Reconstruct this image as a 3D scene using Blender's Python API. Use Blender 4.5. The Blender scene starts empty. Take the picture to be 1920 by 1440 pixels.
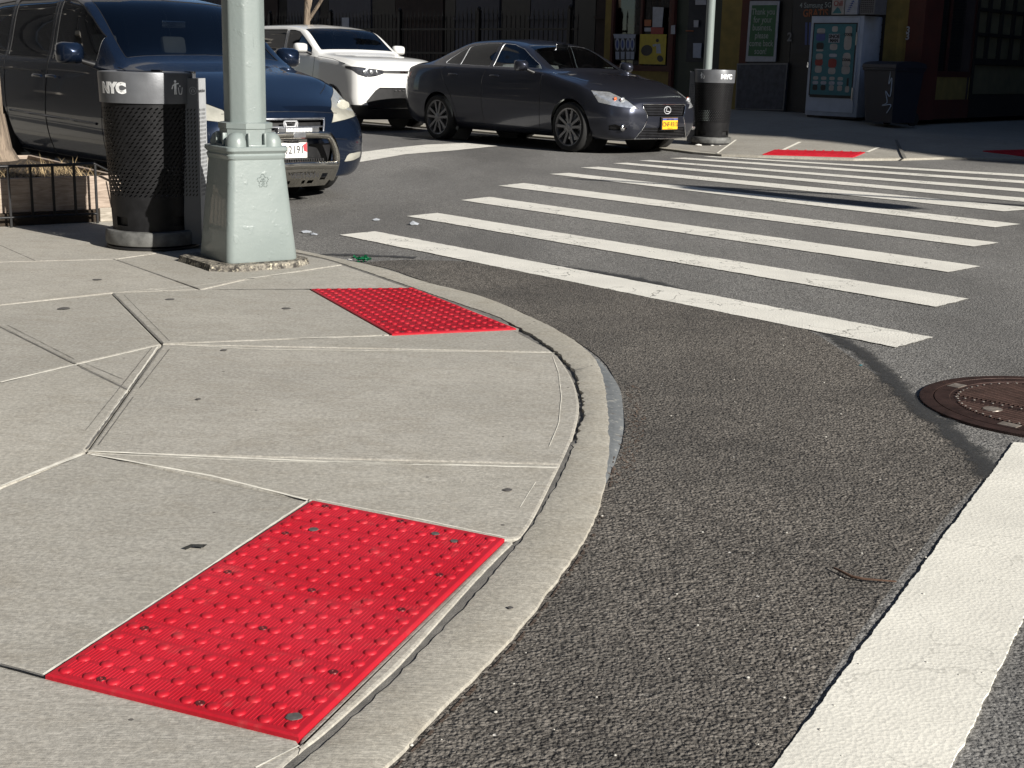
import bpy, bmesh, math, random
from mathutils import Vector, Matrix
from mathutils.bvhtree import BVHTree
from mathutils.geometry import interpolate_bezier
random.seed(7)
S = bpy.context.scene
COL = S.collection
R = math.radians
PI = math.pi

# ------------------------------------------------------------------ camera, sky, sun
FPX, PITCH, ROLL, CAM_H = 2521.9, 0.236218, 0.0243545, 1.23      # solved from the tile size and crosswalk lines
cp_, sp_ = math.cos(PITCH), math.sin(PITCH)
cr_, sr_ = math.cos(ROLL), math.sin(ROLL)
_R0, FWD, _U0 = Vector((1, 0, 0)), Vector((0, cp_, -sp_)), Vector((0, sp_, cp_))
RGT = cr_*_R0 + sr_*_U0
UPV = -sr_*_R0 + cr_*_U0
cam_d = bpy.data.cameras.new('camera'); cam = bpy.data.objects.new('camera', cam_d); COL.objects.link(cam)
cam.matrix_world = Matrix(((RGT.x, UPV.x, -FWD.x, 0), (RGT.y, UPV.y, -FWD.y, 0), (RGT.z, UPV.z, -FWD.z, CAM_H), (0, 0, 0, 1)))
cam_d.sensor_width = 36; cam_d.lens = FPX/1920*36; cam_d.clip_start = 0.05; cam_d.clip_end = 2000
S.camera = cam

SUN_AZ = R(-43.5)      # direction towards the sun, angle from +X
SUN_EL = R(27.0)
w = bpy.data.worlds.new('World'); S.world = w; w.use_nodes = True
nt = w.node_tree; bg = nt.nodes['Background']
sky = nt.nodes.new('ShaderNodeTexSky'); sky.sky_type = 'NISHITA'; sky.sun_disc = False
sky.sun_elevation = SUN_EL; sky.ozone_density = 4.0; sky.dust_density = .3; sky.sun_rotation = PI/2 - SUN_AZ
nt.links.new(sky.outputs[0], bg.inputs[0]); bg.inputs[1].default_value = 0.05
sl = bpy.data.lights.new('sun', 'SUN'); sl.energy = 5.0; sl.angle = R(0.5); sl.color = (1.0, 0.955, 0.88)
so = bpy.data.objects.new('sun', sl); COL.objects.link(so)
sdir = Vector((math.cos(SUN_AZ)*math.cos(SUN_EL), math.sin(SUN_AZ)*math.cos(SUN_EL), math.sin(SUN_EL)))
so.rotation_euler = sdir.to_track_quat('Z', 'Y').to_euler(); so.location = sdir*30
S.view_settings.view_transform = 'Standard'; S.view_settings.look = 'None'
S.view_settings.gamma = 1; S.view_settings.exposure = 0.62
S.cycles.max_bounces = 6; S.cycles.use_denoising = True
S.cycles.sample_clamp_indirect = 6

# ------------------------------------------------------------------ surveying helpers
def ray(px, py):
    return (FWD*FPX + RGT*(px-960) - UPV*(py-720))
def G(px, py, z=0.0):                      # point of the level z seen at a photo pixel
    d = ray(px, py); t = (z-CAM_H)/d.z
    return Vector((d.x*t, d.y*t, z))
A_E = R(-48.8)
E_ = Vector((math.cos(A_E), math.sin(A_E), 0)); N_ = Vector((-E_.y, E_.x, 0))     # along the street / across it
def SP(e, n, z=0.0): return E_*e + N_*n + Vector((0, 0, z))
def on_n(px, py, n):                       # (e, z) on the upright plane at street offset n
    d = ray(px, py); o = Vector((0, 0, CAM_H)); t = (n - o.dot(N_))/d.dot(N_); P = o+d*t
    return P.dot(E_), P.z

# ------------------------------------------------------------------ mesh helpers
class MB:
    def __init__(s): s.v = []; s.f = []; s.m = []; s.mi = 0; s.T = Matrix()
    def add(s, vs, fs):
        b = len(s.v); s.v += [s.T @ Vector(v) for v in vs]
        s.f += [tuple(b+i for i in f) for f in fs]; s.m += [s.mi]*len(fs); return b
    def box(s, x0, y0, z0, x1, y1, z1, bev=0):
        if bev <= 0:
            s.add([(x0,y0,z0),(x1,y0,z0),(x1,y1,z0),(x0,y1,z0),(x0,y0,z1),(x1,y0,z1),(x1,y1,z1),(x0,y1,z1)],
                  [(0,3,2,1),(4,5,6,7),(0,1,5,4),(1,2,6,5),(2,3,7,6),(3,0,4,7)]); return
        b = bev; bm = bmesh.new(); bmesh.ops.create_cube(bm, size=1)
        for v in bm.verts: v.co = Vector(((x0+x1)/2+v.co.x*(x1-x0), (y0+y1)/2+v.co.y*(y1-y0), (z0+z1)/2+v.co.z*(z1-z0)))
        bmesh.ops.bevel(bm, geom=bm.edges[:], offset=b, segments=2, affect='EDGES', profile=.5)
        s.addbm(bm)
    def addbm(s, bm):
        bm.verts.index_update(); s.add([v.co.copy() for v in bm.verts], [[v.index for v in f.verts] for f in bm.faces]); bm.free()
    def poly(s, pts): s.add(pts, [tuple(range(len(pts)))])
    def prism(s, pts, z0, z1, top=None):
        n = len(pts); top = top or pts
        vs = [(p[0], p[1], z0) for p in pts]+[(p[0], p[1], z1) for p in top]
        s.add(vs, [tuple(range(n))[::-1], tuple(range(n, 2*n))]+[(i, (i+1) % n, n+(i+1) % n, n+i) for i in range(n)])
    def lathe(s, prof, n=32, a0=0, a1=2*PI, cx=0, cy=0):
        full = abs(a1-a0-2*PI) < 1e-6; m = n if full else n+1; vs = []
        for i in range(m):
            a = a0+(a1-a0)*i/n
            for r, z in prof: vs.append((cx+r*math.cos(a), cy+r*math.sin(a), z))
        k = len(prof); fs = []
        for i in range(n):
            j = (i+1) % m
            for q in range(k-1): fs.append((i*k+q, j*k+q, j*k+q+1, i*k+q+1))
        s.add(vs, fs)
    def tube(s, pts, rad, n=8, cap=True):
        pts = [Vector(p) for p in pts]; L = len(pts)
        rads = rad if isinstance(rad, (list, tuple)) else [rad]*L
        t0 = (pts[1]-pts[0]).normalized(); up = Vector((0,0,1)) if abs(t0.z) < .9 else Vector((1,0,0))
        nx = t0.cross(up).normalized(); vs = []
        for i, p in enumerate(pts):
            t = (pts[min(i+1, L-1)]-pts[max(i-1, 0)]).normalized()
            nx = (nx - t*nx.dot(t)).normalized(); ny = t.cross(nx)
            for k in range(n):
                a = 2*PI*k/n; vs.append(p+(nx*math.cos(a)+ny*math.sin(a))*rads[i])
        fs = [(i*n+k, i*n+(k+1) % n, (i+1)*n+(k+1) % n, (i+1)*n+k) for i in range(L-1) for k in range(n)]
        if cap: fs += [tuple(range(n))[::-1], tuple((L-1)*n+k for k in range(n))]
        s.add(vs, fs)
    def sphere(s, c, r, n=12, m=8, sc=(1,1,1)):
        prof = [(r*math.sin(PI*i/m), -r*math.cos(PI*i/m)) for i in range(m+1)]
        T = s.T; s.T = T @ Matrix.Translation(c) @ Matrix.Diagonal((*sc, 1)); s.lathe(prof, n); s.T = T
    def build(s, name, mats, parent=None, smooth=None, loc=None):
        me = bpy.data.meshes.new(name); me.from_pydata([tuple(v) for v in s.v], [], s.f)
        mats = mats if isinstance(mats, (list, tuple)) else [mats]
        for m in mats: me.materials.append(m)
        if len(mats) > 1: me.polygons.foreach_set('material_index', s.m)
        bm = bmesh.new(); bm.from_mesh(me); bmesh.ops.remove_doubles(bm, verts=bm.verts, dist=1e-5)
        bmesh.ops.recalc_face_normals(bm, faces=bm.faces); bm.to_mesh(me); bm.free()
        if smooth is not None:
            for p in me.polygons: p.use_smooth = True
            if smooth < 179: me.set_sharp_from_angle(angle=R(smooth))
        o = bpy.data.objects.new(name, me); COL.objects.link(o)
        if parent: o.parent = parent
        if loc: o.location = loc
        return o
def tag(o, label=None, cat=None, group=None, kind=None):
    if label: o['label'] = label
    if cat: o['category'] = cat
    if group: o['group'] = group
    if kind: o['kind'] = kind
    return o
def thing(name, loc, label, cat, rz=0, group=None):
    o = bpy.data.objects.new(name, None); COL.objects.link(o); o.location = loc; o.rotation_euler.z = rz
    o.empty_display_size = .2
    return tag(o, label, cat, group)
def copy_tree(o, parent=None):
    c = o.copy(); COL.objects.link(c)
    if parent: c.parent = parent
    for ch in list(o.children): copy_tree(ch, c)
    return c
_tc = {}
def text_geo(s, size=1, depth=.002, bold=0, sx=1):
    k = (s, size, depth, bold, sx)
    if k in _tc: return _tc[k]
    c = bpy.data.curves.new('t', 'FONT'); c.body = s; c.size = size; c.extrude = depth; c.align_x = 'CENTER'; c.align_y = 'CENTER'; c.offset = bold; c.resolution_u = 3
    c.space_line = .95
    o = bpy.data.objects.new('t', c); COL.objects.link(o)
    bpy.context.view_layer.update()
    me = o.evaluated_get(bpy.context.evaluated_depsgraph_get()).to_mesh()
    r = ([Vector((v.co.x*sx, v.co.y, v.co.z)) for v in me.vertices], [tuple(p.vertices) for p in me.polygons])
    o.to_mesh_clear(); bpy.data.objects.remove(o); bpy.data.curves.remove(c); _tc[k] = r; return r
def put_text(mb, s, M, size, depth=.002, bold=0, sx=1):
    """M maps text plane (x right, y up, z out) into place"""
    v, f = text_geo(s, size, depth, bold, sx); mb.add([M @ p for p in v], f)
def frame(o, x, y):                        # matrix with origin o, x axis x, y axis y
    x = Vector(x).normalized(); y = Vector(y).normalized(); z = x.cross(y); o = Vector(o)
    return Matrix(((x.x, y.x, z.x, o.x), (x.y, y.y, z.y, o.y), (x.z, y.z, z.z, o.z), (0, 0, 0, 1)))

# ------------------------------------------------------------------ materials
class NT:
    def __init__(s, name):
        s.m = bpy.data.materials.new(name); s.m.use_nodes = True; s.t = s.m.node_tree
        s.b = s.t.nodes['Principled BSDF']; s.out = s.t.nodes['Material Output']; s._c = None
    def n(s, ty, **k):
        q = s.t.nodes.new('ShaderNode'+ty)
        for a, b in k.items():
            if a.startswith('i_'):
                key = a[2:]; key = int(key) if key.isdigit() else key
                s.set(q, key, b)
            else: setattr(q, a, b)
        return q
    def set(s, q, key, b):
        if hasattr(b, 'is_output') or hasattr(b, 'outputs'):
            s.t.links.new(b if hasattr(b, 'is_output') else b.outputs[0], q.inputs[key])
        else: q.inputs[key].default_value = b
    def co(s, sc=None, rot=None, kind='Object'):
        if s._c is None: s._c = s.n('TexCoord')
        o = s._c.outputs[kind]
        if sc or rot:
            mp = s.n('Mapping'); s.t.links.new(o, mp.inputs[0])
            if sc: mp.inputs['Scale'].default_value = sc
            if rot: mp.inputs['Rotation'].default_value = rot
            return mp.outputs[0]
        return o
    def noise(s, scale, detail=4, rough=.55, co=None, dist=0):
        return s.n('TexNoise', i_Vector=co or s.co(), i_Scale=scale, i_Detail=detail, i_Roughness=rough, i_Distortion=dist).outputs[0]
    def vor(s, scale, feature='F1', co=None, rnd=1):
        q = s.n('TexVoronoi', feature=feature, i_Vector=co or s.co(), i_Scale=scale, i_Randomness=rnd); return q
    def rng(s, v, a, b, c=0, d=1, smooth=False):
        q = s.n('MapRange', i_0=v, i_1=a, i_2=b, i_3=c, i_4=d)
        if smooth: q.interpolation_type = 'SMOOTHSTEP'
        return q.outputs[0]
    def math(s, op, a, b=0, clamp=False):
        q = s.n('Math', operation=op, i_0=a, i_1=b); q.use_clamp = clamp; return q.outputs[0]
    def mix(s, f, a, b, mode='MIX'):
        q = s.n('Mix', data_type='RGBA', blend_type=mode)
        s.set(q, 0, f)
        for i, c in ((6, a), (7, b)): s.set(q, i, (*c, 1) if isinstance(c, tuple) and len(c) == 3 else c)
        return q.outputs[2]
    def bump(s, h, strength=1, dist=.001, normal=None):
        q = s.n('Bump', i_Height=h); q.inputs['Strength'].default_value = strength; q.inputs['Distance'].default_value = dist
        if normal: s.t.links.new(normal, q.inputs['Normal'])
        return q.outputs[0]
    def P(s, col=None, rough=None, metal=None, normal=None, coat=None, spec=None, alpha=None):
        for k, v in (('Base Color', col), ('Roughness', rough), ('Metallic', metal), ('Normal', normal), ('Coat Weight', coat), ('Specular IOR Level', spec), ('Alpha', alpha)):
            if v is None: continue
            if isinstance(v, tuple): v = (*v, 1)
            s.set(s.b, k, v)
        return s.m
def plain(name, col, rough=.5, metal=0, var=.15, scale=12, bump=0, coat=None, spec=None):
    t = NT(name); n = t.noise(scale, 5)
    c = t.mix(t.rng(n, .3, .7), tuple(x*(1-var) for x in col), tuple(min(1, x*(1+var)) for x in col))
    nb = t.bump(t.noise(scale*12, 3), 1, bump) if bump else None
    return t.P(c, t.rng(n, .2, .8, max(0, rough-.06), min(1, rough+.08)), metal, nb, coat, spec)

A_STRIPE = R(-48.8)
def m_asphalt():
    t = NT('asphalt')
    big = t.noise(.5, 3); mid = t.noise(6, 4, .6)
    v = t.vor(105); cell = v.outputs['Color']; sepc = t.n('SeparateColor', i_0=cell).outputs[0]
    base = t.mix(t.rng(sepc, 0, 1), (.085, .083, .080), (.34, .33, .31))
    base = t.mix(t.rng(big, .35, .65, 0, .4), base, (.16, .157, .152))
    base = t.mix(t.rng(mid, .45, .8, 0, .45), base, (.17, .163, .15))
    trk = t.noise(.55, 4, .6, t.co((1, .28, 1), (0, 0, -A_STRIPE)))
    base = t.mix(t.rng(trk, .42, .66, 0, .6), base, (.070, .067, .064))
    base = t.mix(t.rng(t.noise(2.6, 5, .7), .6, .8, 0, .4), base, (.045, .044, .043))
    spk = t.vor(38); sp = t.math('LESS_THAN', spk.outputs['Distance'], .11)
    sel = t.math('GREATER_THAN', t.n('SeparateColor', i_0=spk.outputs['Color']).outputs[1], .975)
    base = t.mix(t.math('MULTIPLY', sp, sel), base, (.6, .58, .53))
    pit = t.noise(75, 3, .6); base = t.mix(t.rng(pit, .30, .46, .8, 0), base, (.016, .015, .014)); base = t.mix(t.rng(t.noise(130, 2), .58, .74, 0, .5), base, (.30, .29, .27))
    h = t.math('ADD', t.math('MULTIPLY', t.rng(v.outputs['Distance'], 0, .7, 1, 0), .7), t.math('MULTIPLY', pit, 1.8))
    return t.P(base, .85, 0, t.bump(h, 1, .0042), spec=.3)
def m_patch():
    t = NT('newer_asphalt')
    big = t.noise(1.1, 4); mid = t.noise(14, 4, .6); v = t.vor(100)
    sepc = t.n('SeparateColor', i_0=v.outputs['Color']).outputs[0]
    base = t.mix(t.rng(sepc, 0, 1), (.050, .044, .038), (.225, .203, .176))
    base = t.mix(t.rng(big, .4, .62, 0, .4), base, (.088, .080, .071))
    base = t.mix(t.rng(mid, .5, .8, 0, .35), base, (.155, .143, .125))
    base = t.mix(t.rng(t.noise(1.3, 5, .65), .46, .72, 0, .62), base, (.040, .037, .034))
    base = t.mix(t.rng(t.noise(.9, 4, .6, t.co((1, .5, 1), (0, 0, .6))), .5, .75, 0, .45), base, (.17, .155, .135))
    spk = t.vor(24); sp = t.math('LESS_THAN', spk.outputs['Distance'], .09)
    sel = t.math('GREATER_THAN', t.n('SeparateColor', i_0=spk.outputs['Color']).outputs[1], .975)
    base = t.mix(t.math('MULTIPLY', sp, sel), base, (.62, .6, .56))
    pit = t.noise(62, 3, .6); base = t.mix(t.rng(pit, .32, .47, .85, 0), base, (.014, .013, .012)); base = t.mix(t.rng(t.noise(110, 2), .58, .74, 0, .55), base, (.27, .255, .23))
    h = t.math('ADD', t.math('MULTIPLY', t.rng(v.outputs['Distance'], 0, .7, 1, 0), .8), t.math('MULTIPLY', pit, 2.2))
    return t.P(base, .8, 0, t.bump(h, 1, .006), spec=.35)
def m_seam():
    t = NT('tar_seam')
    n = t.noise(9, 5, .7); uv = t.n('UVMap').outputs[0]
    sx = t.n('SeparateXYZ', i_0=uv).outputs[0]
    edge = t.math('SUBTRACT', 1, t.math('MULTIPLY', t.math('ABSOLUTE', t.math('SUBTRACT', sx, .5)), 2))
    a = t.rng(t.math('ADD', edge, t.math('MULTIPLY', t.math('SUBTRACT', n, .5), 1.9)), .3, .75)
    h = t.noise(70, 5, .6)
    return t.P(t.mix(t.noise(30, 3), (.022, .023, .024), (.05, .05, .05)), .75, 0, t.bump(h, 1, .003), alpha=t.math('MULTIPLY', a, .8))
def m_paint(name='road_paint', wear=.5, col=(.80, .775, .70), crk=.7):
    t = NT(name)
    n1 = t.noise(3.2, 5, .6); fine = t.noise(120, 4, .7)
    co = t.n('VectorMath', operation='ADD', i_0=t.co(), i_1=t.n('VectorMath', operation='SCALE', i_0=t.n('TexNoise', i_Vector=t.co(), i_Scale=7.0, i_Detail=4.0).outputs[1], i_3=.18).outputs[0]).outputs[0]
    cr = t.vor(4.2, 'DISTANCE_TO_EDGE', co).outputs['Distance']
    crm = t.math('MULTIPLY', t.math('LESS_THAN', cr, .012), t.math('GREATER_THAN', t.noise(1.6, 3), .52))
    pit = t.math('GREATER_THAN', t.math('ADD', t.math('MULTIPLY', t.noise(55, 4, .7), .7), t.math('MULTIPLY', t.noise(2.3, 3), .5)), .79 - .13*wear)
    c = t.mix(t.rng(n1, .35, .7), tuple(x*.88 for x in col), tuple(min(1, x*1.05) for x in col))
    c = t.mix(t.rng(t.noise(1.1, 5, .7), .5, .75, 0, .28), c, tuple(x*.66 for x in col))
    c = t.mix(t.rng(fine, .35, .75, 0, .35), c, tuple(x*.72 for x in col))
    c = t.mix(t.math('MAXIMUM', t.math('MULTIPLY', crm, crk), t.math('MULTIPLY', pit, .85)), c, (.12, .115, .10))
    h = t.math('ADD', fine, t.math('MULTIPLY', t.vor(95).outputs['Distance'], .8))
    return t.P(c, .62, 0, t.bump(h, 1, .0018 if name == 'road_paint' else .0011), spec=.35)
def m_concrete(name='concrete', col=(.40, .385, .345), rot=0.0, broom=1.0, scale=1):
    t = NT(name)
    n1 = t.noise(.9*scale, 5, .6); n2 = t.noise(7*scale, 5, .65, t.co((1, 3.2, 1), (0, 0, rot)))
    n3 = t.noise(70, 5, .75)
    br = t.noise(26, 3, .6, t.co((1, 11, 1), (0, 0, rot)))
    c = t.mix(t.rng(n1, .3, .7), tuple(x*.80 for x in col), tuple(x*1.10 for x in col))
    c = t.mix(t.rng(t.noise(2.3, 5, .7), .52, .75, 0, .55), c, tuple(x*.70 for x in (col[0], col[1]*.97, col[2]*.9)))
    c = t.mix(t.rng(n2, .42, .75, 0, .55), c, tuple(x*.74 for x in (col[0], col[1]*.97, col[2]*.93)))
    c = t.mix(t.rng(t.noise(22*scale, 5, .75), .5, .7, 0, .5), c, tuple(x*.6 for x in col))
    pt = t.noise(4.6*scale, 5, .72, t.co((1, 1.7, 1), (0, 0, rot+.5)), .6)
    c = t.mix(t.rng(pt, .5, .68, 0, .42), c, tuple(x*.68 for x in (col[0]*1.02, col[1]*.96, col[2]*.88)))
    c = t.mix(t.rng(pt, .28, .44, .4, 0), c, tuple(min(1, x*1.16) for x in col))
    c = t.mix(t.rng(n2, .15, .42, .45, 0), c, tuple(min(1, x*1.2) for x in col))
    c = t.mix(t.rng(n3, .45, .68, 0, .62), c, tuple(x*.42 for x in col))
    c = t.mix(t.rng(n3, .28, .48, .45, 0), c, tuple(min(1, x*1.45) for x in col))
    c = t.mix(t.rng(br, .5, .72, 0, .26*broom), c, tuple(x*.72 for x in col))
    pv = t.vor(9*scale); spot = t.math('MULTIPLY', t.math('LESS_THAN', pv.outputs['Distance'], .055), t.math('GREATER_THAN', t.n('SeparateColor', i_0=pv.outputs['Color']).outputs[0], .66))
    c = t.mix(t.math('MULTIPLY', spot, .8), c, (.07, .065, .06))
    h = t.math('ADD', t.math('MULTIPLY', n3, 1.1), t.math('MULTIPLY', br, .9*broom))
    return t.P(c, .82, 0, t.bump(h, 1, .0016), spec=.3)
def m_carpaint(name, col, metal, rough=.28, flake=0):
    t = NT(name); n = t.noise(3, 4)
    dust = t.noise(40, 4, .7)
    c = t.mix(t.rng(n, .3, .7, 0, .25), col, tuple(x*.85 for x in col))
    c = t.mix(t.rng(dust, .55, .9, 0, .05), c, (.2, .19, .18))
    t.P(c, rough, metal, t.bump(t.noise(2.2, 2), 1, .0012), 1.0, .3)
    t.b.inputs['Coat IOR'].default_value = 1.38
    t.b.inputs['Coat Roughness'].default_value = .03
    return t.m
def m_glass(name, tint, dens=1):
    t = NT(name); nodes = t.t.nodes
    tr = t.n('BsdfTransparent'); tr.inputs[0].default_value = (*tint, 1)
    gl = t.n('BsdfGlossy'); gl.inputs['Roughness'].default_value = .015; gl.inputs[0].default_value = (.95, .97, 1, 1)
    bf = t.n('NewGeometry').outputs['Backfacing']; fr = t.n('Fresnel', i_IOR=t.rng(bf, 0, 1, 1.52, .6579))
    fac = t.math('MULTIPLY', fr.outputs[0], 1.3, True)
    mx = t.n('MixShader'); t.t.links.new(fac, mx.inputs[0]); t.t.links.new(tr.outputs[0], mx.inputs[1]); t.t.links.new(gl.outputs[0], mx.inputs[2])
    t.t.links.new(mx.outputs[0], t.out.inputs[0]); return t.m
def m_plate_dirt(name, top, stain):
    t = NT(name); n = t.noise(22, 6, .7)
    c = t.mix(t.rng(n, .42, .58), top, stain); c = t.mix(t.rng(t.noise(60, 4), .55, .7), c, (.55, .5, .38))
    return t.P(c, .8, 0, t.bump(n, 1, .004))
def m_polepaint():
    t = NT('pale_green_paint'); n = t.noise(3, 4)
    c = t.mix(t.rng(n, .3, .7), (.205, .240, .232), (.232, .268, .258))
    c = t.mix(t.rng(t.noise(18, 5, .7), .66, .8, 0, .2), c, (.33, .37, .355))
    h = t.math('ADD', t.noise(38, 4, .6), t.math('MULTIPLY', t.rng(t.noise(16, 3), .62, .72), .8))
    return t.P(c, t.rng(n, .3, .7, .34, .46), 0, t.bump(h, 1, .0013), .3)
def m_wood(name, a, b, sc=1):
    t = NT(name)
    g = t.noise(5*sc, 5, .65, t.co((1.2, 1.2, 9)), 1.2)
    c = t.mix(t.rng(g, .35, .65), a, b)
    return t.P(c, .75, 0, t.bump(g, 1, .003))
def m_bark():
    t = NT('bark'); g = t.noise(9, 6, .7, t.co((1, 1, .22)), .6)
    c = t.mix(t.rng(g, .35, .62), (.06, .045, .033), (.30, .235, .175))
    return t.P(c, .9, 0, t.bump(g, 1, .06))
def m_brick(name, a, b, mortar):
    t = NT(name)
    q = t.n('TexBrick', i_Vector=t.co(None, (R(90), 0, 0)), i_Scale=1.0); q.inputs['Color1'].default_value = (*a, 1); q.inputs['Color2'].default_value = (*b, 1); q.inputs['Mortar'].default_value = (*mortar, 1)
    q.inputs['Brick Width'].default_value = .22; q.inputs['Row Height'].default_value = .075; q.inputs['Mortar Size'].default_value = .008
    return t.P(q.outputs[0], .85)
def m_tile():
    t = NT('red_tactile_plastic')
    n = t.noise(2.2, 5, .65); f = t.noise(70, 4, .6)
    c = t.mix(t.rng(n, .35, .7), (.40, .006, .016), (.48, .018, .034))
    c = t.mix(t.rng(t.noise(11, 5, .75), .56, .78, 0, .6), c, (.44, .085, .08))
    c = t.mix(t.rng(t.noise(4.5, 6, .75), .55, .78, 0, .45), c, (.24, .02, .022))
    c = t.mix(t.rng(f, .6, .8, 0, .4), c, (.30, .008, .012))
    return t.P(c, .56, 0, t.bump(f, 1, .0012), spec=.32)
def m_manhole():
    t = NT('rusty_iron'); n = t.noise(14, 6, .7)
    c = t.mix(t.rng(n, .35, .65), (.040, .024, .020), (.085, .050, .042))
    return t.P(c, .55, .55, t.bump(t.noise(160, 4), 1, .0015))
def m_dirty_metal(name, col, rough=.3, stain=(.25, .24, .2)):
    t = NT(name); n = t.noise(6, 5, .65)
    return t.P(t.mix(t.rng(n, .5, .75, 0, .5), col, stain), t.rng(n, .3, .8, rough*.6, rough*1.5), 1.0)

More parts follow.
